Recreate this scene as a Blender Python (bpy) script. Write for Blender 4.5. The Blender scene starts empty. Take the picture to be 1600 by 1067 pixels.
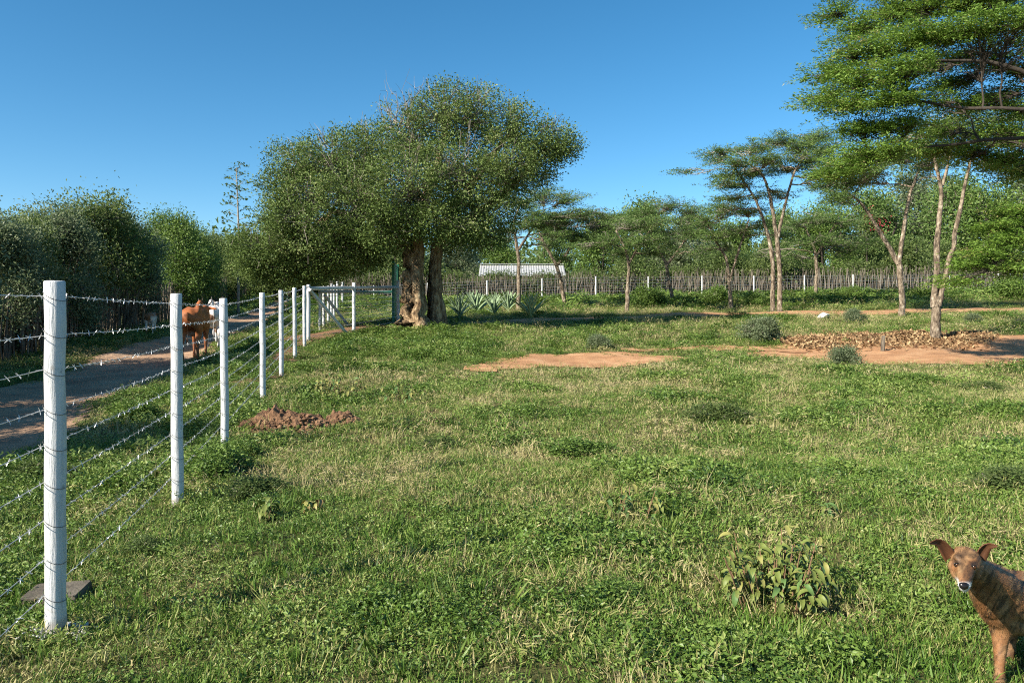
import bpy, bmesh, math, random
import numpy as np
from mathutils import Vector, Matrix
R = math.radians
rng = np.random.default_rng(7)
random.seed(7)
scene = bpy.context.scene
COL = scene.collection

# ------------------------------------------------------------------ camera, sky, sun
F, CX, HZ, CAMZ = 1200.0, 800.0, 487.0, 1.46      # focal length, centre and horizon of the 1600x1067 photograph
cam = bpy.data.cameras.new('camera'); camo = bpy.data.objects.new('camera', cam); COL.objects.link(camo)
camo.location = (0, 0, CAMZ); camo.rotation_euler = (R(90), 0, 0)
cam.sensor_width = 36; cam.lens = 36 * F / 1600
cam.shift_y = (HZ - 533.5) / 1600
cam.clip_start = 0.05; cam.clip_end = 3000
scene.camera = camo
SUN_EL = 32.0; SAZ = (0.81, 0.59)                 # shadows run to the right and away
world = bpy.data.worlds.new('World'); scene.world = world; world.use_nodes = True
wn = world.node_tree.nodes; wl = world.node_tree.links
sky = wn.new('ShaderNodeTexSky'); sky.sky_type = 'NISHITA'; sky.sun_disc = False
sky.sun_elevation = R(SUN_EL); sky.sun_rotation = math.atan2(-SAZ[0], -SAZ[1])
sky.altitude = 500; sky.air_density = 0.8; sky.dust_density = 0.5; sky.ozone_density = 2.5
hsv = wn.new('ShaderNodeHueSaturation'); hsv.inputs['Saturation'].default_value = 1.28; hsv.inputs['Hue'].default_value = .488
wl.new(sky.outputs[0], hsv.inputs['Color']); wl.new(hsv.outputs[0], wn['Background'].inputs[0]); wn['Background'].inputs[1].default_value = 0.083
sun = bpy.data.lights.new('sun', 'SUN'); suno = bpy.data.objects.new('sun', sun); COL.objects.link(suno)
sun.energy = 5.0; sun.angle = R(0.55); sun.color = (1.0, 0.92, 0.80)
_c = math.cos(R(SUN_EL)); _s = math.hypot(*SAZ)
suno.rotation_euler = Vector((SAZ[0]/_s*_c, SAZ[1]/_s*_c, -math.sin(R(SUN_EL)))).to_track_quat('-Z', 'Y').to_euler()
vs = scene.view_settings; vs.view_transform = 'Standard'; vs.look = 'None'; vs.gamma = 1.0; vs.exposure = 1.12
vs.use_curve_mapping = False
scene.render.engine = 'CYCLES'
cy = scene.cycles; cy.max_bounces = 6; cy.diffuse_bounces = 3; cy.glossy_bounces = 2; cy.transmission_bounces = 3; cy.transparent_max_bounces = 4; cy.filter_width = 1.1; cy.use_denoising = False

# ------------------------------------------------------------------ helpers
def at(px, py, Y):
    return np.array([(px - CX) / F * Y, Y, CAMZ - (py - HZ) / F * Y])
_tab = np.random.default_rng(3).random((64, 64))
def vnoise(x, y, s, k=0):
    x = np.asarray(x, float) / s + 17.3 * k; y = np.asarray(y, float) / s + 5.7 * k
    xi = np.floor(x).astype(int); yi = np.floor(y).astype(int); fx = x - xi; fy = y - yi
    fx = fx*fx*(3-2*fx); fy = fy*fy*(3-2*fy)
    a = _tab[xi % 64, yi % 64]; b = _tab[(xi+1) % 64, yi % 64]; c = _tab[xi % 64, (yi+1) % 64]; d = _tab[(xi+1) % 64, (yi+1) % 64]
    return (a*(1-fx)+b*fx)*(1-fy) + (c*(1-fx)+d*fx)*fy
def sstep(a, b, x):
    t = np.clip((np.asarray(x, float)-a)/(b-a), 0, 1); return t*t*(3-2*t)

def fence_x(y): return -2.08 - 0.215*(np.asarray(y, float)-3.5)
def road_l(y): return -9.0 - 0.18*(np.asarray(y, float)-13.5)
def road_r(y): return -5.0 - 0.21*(np.asarray(y, float)-7.5)
def hgt(x, y):
    x = np.asarray(x, float); y = np.asarray(y, float)
    z = np.interp(y, [0, 9, 12, 15, 17.5, 20, 22.5, 25, 30, 35, 40, 48, 60, 100, 400], [0, 0, .12, .22, .34, .50, .72, .92, 1.2, 1.45, 1.72, 2.1, 2.4, 3.0, 4.0])
    z = z + 0.02*np.clip(x-2, 0, 32)*sstep(20, 46, y)
    z = z - 0.22*sstep(-5.0, -6.6, x)*sstep(19, 26, y)*(1-sstep(40, 50, y))
    onroad = sstep(0, .9, x-road_l(y))*sstep(0, .9, road_r(y)-x)
    lump = 0.15*(vnoise(x, y, 2.6, 1)-.5) + 0.05*(vnoise(x, y, .9, 2)-.5) + 0.025*(vnoise(x, y, .35, 3)-.5)
    z = z + lump*(1-.75*onroad)*(1-sstep(60, 100, y)) - .07*onroad
    return z
def hg(x, y): return float(hgt(x, y))
def onground(px, py):
    Y = np.arange(1.5, 90, .05); X = (px-CX)/F*Y; Z = CAMZ-(py-HZ)/F*Y
    i = np.argmax(Z <= hgt(X, Y)); Yq = Y[i]
    return np.array([(px-CX)/F*Yq, Yq, hg((px-CX)/F*Yq, Yq)])

def mesh_np(name, V, faces, smooth=False, mats=(), fattr=None, vcol=None):
    """faces: list of (n,k) int arrays"""
    if not isinstance(faces, (list, tuple)): faces = [faces]
    me = bpy.data.meshes.new(name); V = np.asarray(V, np.float32)
    me.vertices.add(len(V)); me.vertices.foreach_set('co', V.ravel())
    lv = np.concatenate([f.ravel() for f in faces]); tot = np.concatenate([np.full(len(f), f.shape[1]) for f in faces])
    st = np.concatenate([[0], np.cumsum(tot)[:-1]])
    me.loops.add(len(lv)); me.loops.foreach_set('vertex_index', lv.astype(np.int32))
    me.polygons.add(len(tot)); me.polygons.foreach_set('loop_start', st.astype(np.int32))
    try: me.polygons.foreach_set('loop_total', tot.astype(np.int32))
    except Exception: pass
    me.polygons.foreach_set('use_smooth', np.full(len(tot), bool(smooth)))
    if fattr is not None:
        a = me.attributes.new('tint', 'FLOAT', 'FACE'); a.data.foreach_set('value', np.asarray(fattr, np.float32))
    if vcol is not None:
        a = me.attributes.new('coat', 'FLOAT_COLOR', 'POINT'); a.data.foreach_set('color', np.asarray(np.c_[vcol, np.ones(len(vcol))], np.float32).ravel())
    me.update(calc_edges=True)
    for m in mats: me.materials.append(m)
    return me
def link(name, me, parent=None, loc=(0, 0, 0), rot=(0, 0, 0), kind=None, label=None, cat=None, group=None, scale=None):
    o = bpy.data.objects.new(name, me); COL.objects.link(o); o.location = loc; o.rotation_euler = rot
    if scale is not None: o.scale = scale
    if parent is not None: o.parent = parent
    if kind: o['kind'] = kind
    if label: o['label'] = label
    if cat: o['category'] = cat
    if group: o['group'] = group
    return o
def thing(name, label, cat, loc=(0, 0, 0), rz=0, group=None):
    return link(name, None, None, tuple(float(v) for v in loc), (0, 0, rz), None, label, cat, group)
def copy_tree(o, parent=None):
    c = o.copy(); COL.objects.link(c)
    if parent is not None: c.parent = parent
    for ch in list(o.children): copy_tree(ch, c)
    return c

class MB:
    def __init__(s): s.V = []; s.F = {}; s.n = 0
    def add(s, V, F):
        F = np.asarray(F, int); s.F.setdefault(F.shape[1], []).append(F + s.n); s.V.append(np.asarray(V, float)); s.n += len(V); return s
    def tube(s, pts, rad, sides=6, cap=True):
        pts = np.asarray(pts, float); n = len(pts); rad = np.broadcast_to(np.asarray(rad, float), (n,))
        t = np.gradient(pts, axis=0); t /= np.linalg.norm(t, axis=1)[:, None] + 1e-9
        ref = np.array([0.0, 0, 1]) if abs(t[:, 2]).mean() < .8 else np.array([1.0, 0, 0])
        u = np.cross(t, ref); u /= np.linalg.norm(u, axis=1)[:, None] + 1e-9; v = np.cross(t, u)
        a = np.arange(sides)/sides*2*math.pi
        V = pts[:, None, :] + rad[:, None, None]*(np.cos(a)[None, :, None]*u[:, None, :] + np.sin(a)[None, :, None]*v[:, None, :])
        i, j = np.meshgrid(np.arange(n-1), np.arange(sides), indexing='ij'); j2 = (j+1) % sides
        Fq = np.stack([i*sides+j, i*sides+j2, (i+1)*sides+j2, (i+1)*sides+j], -1).reshape(-1, 4)
        s.add(V.reshape(-1, 3), Fq)
        if cap:
            b = s.n - n*sides
            for base in (b, b+(n-1)*sides):
                s.F.setdefault(sides, []).append(np.array([[base+k for k in range(sides)]]))
        return s
    def box(s, c, d, rot=None):
        V = np.array([[x, y, z] for x in (-.5, .5) for y in (-.5, .5) for z in (-.5, .5)])*np.asarray(d, float)
        if rot is not None: V = V @ np.array(Matrix.Rotation(rot, 3, 'Z')).T
        s.add(V+np.asarray(c, float), [[0, 1, 3, 2], [4, 6, 7, 5], [0, 4, 5, 1], [2, 3, 7, 6], [0, 2, 6, 4], [1, 5, 7, 3]]); return s
    def mesh(s, name, mat, smooth=False, origin=None):
        V = np.concatenate(s.V)
        if origin is not None: V = V-np.asarray(origin)
        return mesh_np(name, V, [np.concatenate(f) for f in s.F.values()], smooth, [mat])

def unit(v): return v/(np.linalg.norm(v, axis=-1, keepdims=True)+1e-9)
def leaf_quads(pos, L, W, r, up=.6, flat=.5, dirs=None):
    n = len(pos); d = r.normal(size=(n, 3)); d[:, 2] *= flat
    if dirs is not None: d = d*.6 + dirs
    d = unit(d); nn = unit(np.array([0, 0, 1.0])*up + r.normal(size=(n, 3))*.5); sd = unit(np.cross(nn, d)); nn = np.cross(d, sd)
    L = (L*r.uniform(.6, 1.3, n))[:, None]; W = (W*r.uniform(.7, 1.3, n))[:, None]
    V = np.stack([pos, pos+d*L*.45+sd*W/2+nn*W*.15, pos+d*L, pos+d*L*.45-sd*W/2+nn*W*.15], 1).reshape(-1, 3)
    return V, np.arange(4*n).reshape(n, 4)

# ------------------------------------------------------------------ materials
def newmat(name):
    m = bpy.data.materials.new(name); m.use_nodes = True; nt = m.node_tree
    return m, nt, nt.nodes['Principled BSDF'], nt.nodes, nt.links
def ramp(N, stops, interp='LINEAR'):
    r = N.new('ShaderNodeValToRGB'); e = r.color_ramp.elements; r.color_ramp.interpolation = interp
    while len(e) < len(stops): e.new(.5)
    for k, (p, c) in enumerate(stops): e[k].position = p; e[k].color = (*c, 1)
    return r
def noise(N, Lk, scale, detail=4, vec=None, rough=.55):
    n = N.new('ShaderNodeTexNoise'); n.inputs['Scale'].default_value = scale; n.inputs['Detail'].default_value = detail; n.inputs['Roughness'].default_value = rough
    if vec is not None: Lk.new(vec, n.inputs['Vector'])
    return n
def bump(N, Lk, p, src, strength=.5, dist=.02):
    b = N.new('ShaderNodeBump'); b.inputs['Strength'].default_value = strength; b.inputs['Distance'].default_value = dist
    Lk.new(src, b.inputs['Height']); Lk.new(b.outputs[0], p.inputs['Normal']); return b
def leaf_mat(name, stops, trans=.3, rough=.5, inst=False, spec=.35):
    m, nt, p, N, L = newmat(name)
    a = N.new('ShaderNodeAttribute'); a.attribute_name = 'tint'
    a.attribute_type = 'INSTANCER' if inst else 'GEOMETRY'
    r = ramp(N, stops)
    fac = a.outputs['Fac']
    if inst:                                     # each blade differs a little from its tuft
        b = N.new('ShaderNodeAttribute'); b.attribute_name = 'tint'
        ad = N.new('ShaderNodeMath'); ad.operation = 'ADD'; L.new(a.outputs['Fac'], ad.inputs[0]); L.new(b.outputs['Fac'], ad.inputs[1]); fac = ad.outputs[0]
    L.new(fac, r.inputs[0]); L.new(r.outputs[0], p.inputs['Base Color'])
    p.inputs['Roughness'].default_value = rough; p.inputs['Specular IOR Level'].default_value = spec
    t = N.new('ShaderNodeBsdfTranslucent'); L.new(r.outputs[0], t.inputs[0])
    mx = N.new('ShaderNodeMixShader'); mx.inputs[0].default_value = trans
    L.new(p.outputs[0], mx.inputs[1]); L.new(t.outputs[0], mx.inputs[2]); L.new(mx.outputs[0], N['Material Output'].inputs[0])
    return m
def rough_mat(name, stops, scale=6, bscale=30, bstr=.5, bdist=.02, rough=.9, stretch=None, detail=6):
    m, nt, p, N, L = newmat(name)
    tc = N.new('ShaderNodeTexCoord'); vec = tc.outputs['Object']
    if stretch:
        mp = N.new('ShaderNodeMapping'); mp.inputs['Scale'].default_value = stretch; L.new(vec, mp.inputs[0]); vec = mp.outputs[0]
    n = noise(N, L, scale, detail, vec, .65); r = ramp(N, stops); L.new(n.outputs[0], r.inputs[0]); L.new(r.outputs[0], p.inputs['Base Color'])
    n2 = noise(N, L, bscale, 5, vec, .6); bump(N, L, p, n2.outputs[0], bstr, bdist)
    p.inputs['Roughness'].default_value = rough; p.inputs['Specular IOR Level'].default_value = .25
    return m
def flat_mat(name, c, rough=.6, metal=0, spec=.4):
    m, nt, p, N, L = newmat(name)
    n = noise(N, L, 14, 4); r = ramp(N, [(.3, tuple(v*.82 for v in c)), (.7, c)]); L.new(n.outputs[0], r.inputs[0]); L.new(r.outputs[0], p.inputs['Base Color'])
    p.inputs['Roughness'].default_value = rough; p.inputs['Metallic'].default_value = metal; p.inputs['Specular IOR Level'].default_value = spec
    return m

M = {}
# ground under the grass: mat of dead straw, soil and creeping green
def ground_material():
    m, nt, p, N, L = newmat('field_soil')
    tc = N.new('ShaderNodeTexCoord'); v = tc.outputs['Object']
    n1 = noise(N, L, .9, 5, v); n2 = noise(N, L, 22, 6, v, .7); n3 = noise(N, L, 90, 4, v, .7)
    r1 = ramp(N, [(.3, (.055, .075, .018)), (.5, (.10, .105, .035)), (.68, (.21, .16, .075))])
    r2 = ramp(N, [(.35, (.035, .028, .015)), (.55, (.12, .12, .045)), (.75, (.30, .25, .12))])
    L.new(n1.outputs[0], r1.inputs[0]); L.new(n2.outputs[0], r2.inputs[0])
    mx = N.new('ShaderNodeMix'); mx.data_type = 'RGBA'; mx.inputs[0].default_value = .5
    L.new(r1.outputs[0], mx.inputs[6]); L.new(r2.outputs[0], mx.inputs[7]); L.new(mx.outputs[2], p.inputs['Base Color'])
    bump(N, L, p, n3.outputs[0], .8, .03); p.inputs['Roughness'].default_value = .95; p.inputs['Specular IOR Level'].default_value = .1
    return m
M['ground'] = ground_material()
M['road'] = rough_mat('packed_earth', [(.3, (.24, .15, .095)), (.5, (.37, .235, .145)), (.7, (.48, .33, .21))], 1.4, 35, .7, .03, .95)
M['sand'] = rough_mat('sandy_soil', [(.3, (.30, .15, .07)), (.5, (.42, .225, .11)), (.7, (.53, .32, .17))], 2.0, 40, .6, .03, .95)
M['soil'] = rough_mat('red_soil', [(.3, (.10, .055, .03)), (.5, (.20, .11, .06)), (.7, (.33, .20, .11))], 7, 24, 1.0, .06, .95)

def white_paint():
    m, nt, p, N, L = newmat('white_paint')
    tc = N.new('ShaderNodeTexCoord'); mp = N.new('ShaderNodeMapping'); mp.inputs['Scale'].default_value = (14, 14, 1.2); L.new(tc.outputs['Object'], mp.inputs[0])
    oi = N.new('ShaderNodeObjectInfo'); ad = N.new('ShaderNodeVectorMath'); ad.operation = 'ADD'; L.new(mp.outputs[0], ad.inputs[0]); L.new(oi.outputs['Random'], ad.inputs[1])
    sc = N.new('ShaderNodeVectorMath'); sc.operation = 'SCALE'; sc.inputs[3].default_value = 3.0
    L.new(ad.outputs[0], sc.inputs[0])
    n = noise(N, L, 1.4, 7, ad.outputs[0], .7); r = ramp(N, [(.28, (.20, .17, .13)), (.335, (.42, .42, .41)), (.45, (.54, .55, .55)), (.8, (.60, .61, .61))])
    L.new(n.outputs[0], r.inputs[0])
    n3 = noise(N, L, 11, 3, tc.outputs['Object']); r3 = ramp(N, [(.25, (.45, .36, .25)), (.33, (1, 1, 1))]); L.new(n3.outputs[0], r3.inputs[0])
    mu = N.new('ShaderNodeMix'); mu.data_type = 'RGBA'; mu.blend_type = 'MULTIPLY'; mu.inputs[0].default_value = .8
    L.new(r.outputs[0], mu.inputs[6]); L.new(r3.outputs[0], mu.inputs[7]); L.new(mu.outputs[2], p.inputs['Base Color'])
    sx = N.new('ShaderNodeSeparateXYZ'); L.new(tc.outputs['Object'], sx.inputs[0]); ns = noise(N, L, 18, 4, tc.outputs['Object'])
    ms = N.new('ShaderNodeMath'); ms.operation = 'MULTIPLY_ADD'; L.new(ns.outputs[0], ms.inputs[0]); ms.inputs[1].default_value = -.11; L.new(sx.outputs['Z'], ms.inputs[2])
    rs = ramp(N, [(.0, (.42, .30, .20)), (.03, (1, 1, 1))]); L.new(ms.outputs[0], rs.inputs[0])
    m3 = N.new('ShaderNodeMix'); m3.data_type = 'RGBA'; m3.blend_type = 'MULTIPLY'; m3.inputs[0].default_value = .5; L.new(mu.outputs[2], m3.inputs[6]); L.new(rs.outputs[0], m3.inputs[7]); L.new(m3.outputs[2], p.inputs['Base Color'])
    n2 = noise(N, L, 2.5, 6, ad.outputs[0], .7); bump(N, L, p, n2.outputs[0], .9, .016); p.inputs['Roughness'].default_value = .6
    return m
M['white'] = white_paint()
M['wire'] = flat_mat('galvanised_wire', (.62, .63, .64), .38, .75)
M['tie'] = flat_mat('dark_binding_wire', (.10, .10, .10), .5, .6)
M['green_steel'] = flat_mat('green_painted_steel', (.015, .19, .11), .45)
M['roof'] = flat_mat('grey_roof_sheet', (.50, .50, .48), .45, .3)
M['wall'] = flat_mat('dark_plank_wall', (.16, .14, .11), .8)
M['stick'] = rough_mat('weathered_stick', [(.34, (.045, .036, .026)), (.5, (.12, .10, .075)), (.68, (.30, .27, .21))], 3, 30, .5, .01, .9, (6, 6, .5))
M['bark_big'] = rough_mat('fissured_bark', [(.34, (.05, .033, .02)), (.46, (.18, .12, .065)), (.58, (.36, .26, .15)), (.75, (.52, .42, .27))], 4.5, 7, 1.0, .12, .95, (2, 2, .8))
M['bark_ac'] = rough_mat('acacia_bark', [(.36, (.055, .042, .03)), (.5, (.17, .13, .09)), (.6, (.30, .25, .18)), (.68, (.46, .41, .33))], 7, 16, .9, .05, .95, (1.6, 1.6, .7))
M['bark_dark'] = rough_mat('dark_twig', [(.3, (.025, .02, .016)), (.7, (.08, .065, .05))], 4, 20, .5, .02, .9)
M['bark_grey'] = rough_mat('grey_twig', [(.3, (.14, .12, .09)), (.7, (.36, .32, .26))], 4, 20, .5, .02, .9)
M['leaf_big'] = leaf_mat('olive_leaf', [(0, (.05, .085, .018)), (.42, (.125, .185, .045)), (.8, (.20, .27, .08)), (1, (.32, .34, .15))], .30, .5, False, .22)
M['leaf_ac'] = leaf_mat('acacia_leaf', [(0, (.07, .12, .03)), (.5, (.14, .225, .06)), (.85, (.21, .31, .09)), (1, (.31, .33, .14))], .38, .5, False, .25)
M['leaf_ac_near'] = leaf_mat('fine_acacia_leaf', [(0, (.08, .15, .02)), (.5, (.165, .28, .042)), (.85, (.25, .37, .07)), (1, (.35, .32, .11))], .4)
M['leaf_grey'] = leaf_mat('grey_green_leaf', [(0, (.075, .11, .05)), (.5, (.19, .245, .12)), (1, (.40, .44, .27))], .5, .42)
M['leaf_green'] = leaf_mat('fresh_leaf', [(0, (.055, .11, .02)), (.5, (.135, .22, .04)), (1, (.24, .33, .08))], .3)
M['leaf_dark'] = leaf_mat('dark_leaf', [(0, (.055, .09, .025)), (.5, (.145, .205, .058)), (1, (.27, .33, .11))], .5)
M['petal'] = leaf_mat('red_petal', [(0, (.22, .012, .03)), (1, (.42, .04, .07))], .3)
M['litter'] = leaf_mat('dead_leaf', [(0, (.11, .055, .025)), (.5, (.27, .16, .075)), (1, (.52, .38, .20))], .1, .7)
M['grass'] = leaf_mat('grass_blade', [(0, (.035, .080, .014)), (.28, (.080, .160, .022)), (.52, (.145, .245, .040)), (.75, (.32, .31, .11)), (1, (.50, .42, .22))], .3, .5, True, .25)
M['weed'] = leaf_mat('weed_leaf', [(0, (.04, .085, .016)), (.4, (.10, .175, .028)), (.75, (.17, .25, .05)), (1, (.26, .31, .09))], .25, .45, True)

# ------------------------------------------------------------------ the ground, road and bare patches
def axis(segs):
    out = []
    for a, b, s in segs: out.append(np.arange(a, b, s))
    return np.concatenate(out)
gx = axis([(-420, -60, 30), (-60, -30, 5), (-30, -15, 1), (-15, 16, .14), (16, 34, .6), (34, 70, 4), (70, 421, 30)])
gy = axis([(-40, -6, 4), (-6, 1.5, .5), (1.5, 26, .12), (26, 50, .25), (50, 70, 2), (70, 120, 10), (120, 640, 40)])
GXm, GYm = np.meshgrid(gx, gy, indexing='xy')
GZ = hgt(GXm, GYm); GV = np.stack([GXm, GYm, GZ], -1).reshape(-1, 3)
nx, ny = len(gx), len(gy)
ii, jj = np.meshgrid(np.arange(ny-1), np.arange(nx-1), indexing='ij')
GF = np.stack([ii*nx+jj, ii*nx+jj+1, (ii+1)*nx+jj+1, (ii+1)*nx+jj], -1).reshape(-1, 4)
link('ground', mesh_np('ground', GV, GF, True, [M['ground']]), kind='structure')

def wob(x, y): return .55*(vnoise(x, y, 1.7, 5)-.5)*2 + .3*(vnoise(x, y, .5, 6)-.5)*2
def m_road(x, y):
    d = np.minimum(x-road_l(y), road_r(y)-x) + .35*wob(x, y); return sstep(-.25, .35, d)
def m_path(x, y, pts, rad, w=1.0, soft=0.0):
    d = np.full(np.shape(x), 1e9)
    for (ax, ay, ar), (bx, by, br) in zip([(*p, r) for p, r in zip(pts, rad)][:-1], [(*p, r) for p, r in zip(pts, rad)][1:]):
        vx, vy = bx-ax, by-ay; t = np.clip(((x-ax)*vx+(y-ay)*vy)/(vx*vx+vy*vy+1e-9), 0, 1)
        d = np.minimum(d, np.hypot(x-ax-t*vx, y-ay-t*vy) - (ar+(br-ar)*t))
    return sstep(.25+soft, -.3-soft, d + w*.6*wob(x, y))
def gp(*pp): return [tuple(onground(*q)[:2]) for q in pp]
PATCH = [
    ('sandy_clearing', M['sand'], gp((1225, 553), (1330, 550), (1420, 553), (1520, 550), (1640, 547), (1760, 545)), [.9, 1.9, 2.6, 2.9, 3.0, 3.0]),
    ('bare_soil_patch', M['sand'], gp((760, 574), (835, 568), (905, 566), (985, 562)), [.5, .9, 1.3, 1.1]),
    ('footpath', M['sand'], gp((720, 505), (850, 500), (1000, 496), (1180, 491), (1300, 490), (1430, 487), (1560, 484), (1700, 482)), [.5, .9, 1.1, 1.2, 1.2, 1.0, .9, .9]),
    ('dug_soil_strip', M['soil'], gp((392, 598), (432, 566), (455, 545), (490, 524), (540, 516), (600, 510)), [.2, .32, .45, .75, .9, .8]),
    ('worn_footway', M['sand'], gp((1000, 548), (1090, 543), (1230, 548)), [.4, .5, .6]),
]
cxm = GV[GF].mean(1)
def sheet(name, mat, fn, off):
    sel = fn(cxm[:, 0], cxm[:, 1]) > .5; f = GF[sel]; u, inv = np.unique(f.ravel(), return_inverse=True)
    V = GV[u].copy(); V[:, 2] += off
    link(name, mesh_np(name, V, inv.reshape(-1, 4), True, [mat]), kind='structure')
sheet('dirt_road', M['road'], lambda x, y: m_road(x, y)*(y > -3)*(y < 110), .006)
for k, (nme, mt, pts, rad) in enumerate(PATCH):
    sheet(nme, mt, lambda x, y: m_path(x, y, pts, rad), .010+.004*k)
def bare(x, y):
    m = m_road(x, y)
    for _, _, pts, rad in PATCH: m = np.maximum(m, m_path(x, y, pts, rad, 1.0, .35))
    return m

# ------------------------------------------------------------------ barbed wire fence along the road
def wobble_post(p0, p1, r0, r1, seed, sides=14, segs=10, chamfer=True):
    r = np.random.default_rng(seed); t = np.linspace(0, 1, segs)
    P = p0[None]*(1-t)[:, None] + p1[None]*t[:, None]
    P = P + np.c_[r.normal(size=(segs, 2))*r0*.05, np.zeros(segs)]
    rad = (r0*(1-t)+r1*t)*(1+r.normal(size=segs)*.025)
    if chamfer:
        P = np.vstack([P, P[-1]+unit(p1-p0)*.006]); rad = np.r_[rad, rad[-1]*.9]
    mb = MB(); mb.tube(P, rad, sides); V = mb.V[0]
    V += r.normal(size=V.shape)*r0*.018
    return mb
posts = [(1.05, None, None, .045), (3.5, 88, 441, .0455), (5.96, 278, 460, .046), (8.5, 352, 467, .044), (11.85, 411, 458, .045), (14.6, 440, 454, .045), (17.5, 461, 450, .045), (20.2, 476, 447, .048)]
fence = thing('barbed_wire_fence', 'white timber post fence strung with barbed wire, running along the dirt road', 'fence', (-2.08, 3.5, hg(-2.08, 3.5)))
fo = np.array(fence.location); PT = []
for k, (Y, px, pt, r) in enumerate(posts):
    if px is None: X = float(fence_x(Y)); Zt = 1.6
    else: X = (px-CX)/F*Y; Zt = CAMZ-(pt-HZ)/F*Y
    b = hg(X, Y); PT.append((X, Y, b, Zt, r))
    lean = {1: -.008, 2: -.014, 3: -.02}.get(k, -.012)
    mb = wobble_post(np.array([X, Y, b-.25]), np.array([X+lean, Y, Zt]), r, r*.94, 50+k)
    po = link('post', mb.mesh('post', M['white'], True, (X, Y, b)), fence, np.array([X, Y, b])-fo)
    ties = MB(); rr = np.random.default_rng(k)
    for i in range(9):
        z = (Zt-.065-.17*i); a = np.linspace(0, 2*math.pi, 15); q = r*1.05+.002
        if z < b+.04: continue
        ties.tube(np.c_[X+lean*.5+q*np.cos(a), Y+q*np.sin(a), z+.004-.024*np.cos(a)+.010*np.sin(a)+rr.normal()*.003], .0012, 5, False)
    link('tie_wire', ties.mesh('tie_wire', M['tie'], False, (X, Y, b)), po, kind='stuff')
for i in range(9):
    mb = MB(); brb = MB(); rr = np.random.default_rng(100+i)
    for (x0, y0, b0, t0, r0), (x1, y1, b1, t1, r1) in zip(PT[:-1], PT[1:]):
        n = 26; t = np.linspace(0, 1, n)
        z0, z1 = t0-.065-.17*i+rr.normal()*.004, t1-.065-.17*i+rr.normal()*.004
        if i >= 8 and y0 > 13: continue
        P = np.c_[x0+(x1-x0)*t-.055, y0+(y1-y0)*t, z0+(z1-z0)*t-.018*4*t*(1-t)*rr.uniform(.3, 1)]
        mb.tube(P, .0021, 5, False)
        Ls = np.linalg.norm(P[-1]-P[0]); nb = int(Ls/.105)
        for s in range(nb):
            q = (s+.5+rr.uniform(-.1, .1))/nb; c = np.array([np.interp(q, t, P[:, k]) for k in range(3)])
            dirn = unit(P[-1]-P[0])
            for w in range(2):
                d = unit(rr.normal(size=3)+np.array([0, 0, .2])*(1 if w else -1)); d = unit(d-dirn*np.dot(d, dirn)*.6)
                brb.tube(np.array([c-d*.017, c+dirn*.004, c+d*.017]), [.0008, .0024, .0008], 3, False)
    w = link('barbed_wire', mb.mesh('barbed_wire', M['wire'], True, fo), fence)
    link('barb_row', brb.mesh('barb_row', M['wire'], False, fo), w, kind='stuff')

# ------------------------------------------------------------------ timber entrance beside the big tree
def rail(a, b, r, mat=None, seed=1): return wobble_post(np.array(a, float), np.array(b, float), r, r*.95, seed, 10, 8, False).mesh('rail', mat or M['white'], True)
def entrance(name, label, pstart, pmid, pend, rail_y0, rail_y1, brace, seed, extra=None):
    base = np.array([pstart[0], pstart[1], hg(pstart[0], pstart[1])])
    t = thing(name, label, 'fence', base)
    def part(nm, mb): link(nm, mb.mesh(nm, M['white'], True, base), t)
    for k, p in enumerate((pstart, pmid, pend)):
        if p is None: continue
        x, y, zt = p; b = hg(x, y)
        part('post', wobble_post(np.array([x, y, b-.2]), np.array([x, y, zt]), .055, .05, seed+k, 12))
    off = np.array([0.0, -.07, 0]); A = np.array([pstart[0], pstart[1], rail_y0])+off; B = np.array([pend[0], pend[1], rail_y1])+off
    part('rail', wobble_post(A, B, .055, .05, seed+5, 10, 10, False))
    part('brace', wobble_post(np.array(brace[0]), np.array(brace[1]), .05, .048, seed+6, 10, 8, False))
    wires = MB(); r = np.random.default_rng(seed)
    b0, b1 = hg(pstart[0], pstart[1]), hg(pend[0], pend[1])
    for i in range(7):
        z0 = b0+.12+.18*i; z1 = b1+.10+.17*i; wires.tube(np.array([[pstart[0], pstart[1], z0], [(pstart[0]+pend[0])/2, (pstart[1]+pend[1])/2, (z0+z1)/2-.02], [pend[0], pend[1], z1]]), .006, 4, False)
    if extra is not None: wires.tube(np.array(extra), .008, 4, False)
    link('wire', wires.mesh('wire', M['wire'], False, base), t)
    return t
a0 = at(482, 445, 21.2); am = at(553, 442, 23.4); a1 = at(622, 438, 26.2)
entrance('timber_entrance_fence', 'near white log rail with diagonal brace at the entrance, ending beside the big tree trunk', tuple(a0), tuple(am), tuple(a1), at(482, 451, 21.2)[2], at(620, 449, 26.2)[2],
         (at(484, 453, 21.1), np.array([*onground(543, 523)])), 300, [at(558, 455, 23.4), at(612, 507, 26)])
b0 = at(500, 454, 25.6); b1 = at(615, 455, 29.0)
entrance('timber_entrance_fence', 'far white log rail of the entrance, seen just behind the near one', tuple(b0), None, tuple(b1), at(500, 456, 25.6)[2], at(615, 456, 29.0)[2],
         (at(507, 461, 25.9), at(553, 520, 26.9)), 330)
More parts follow.
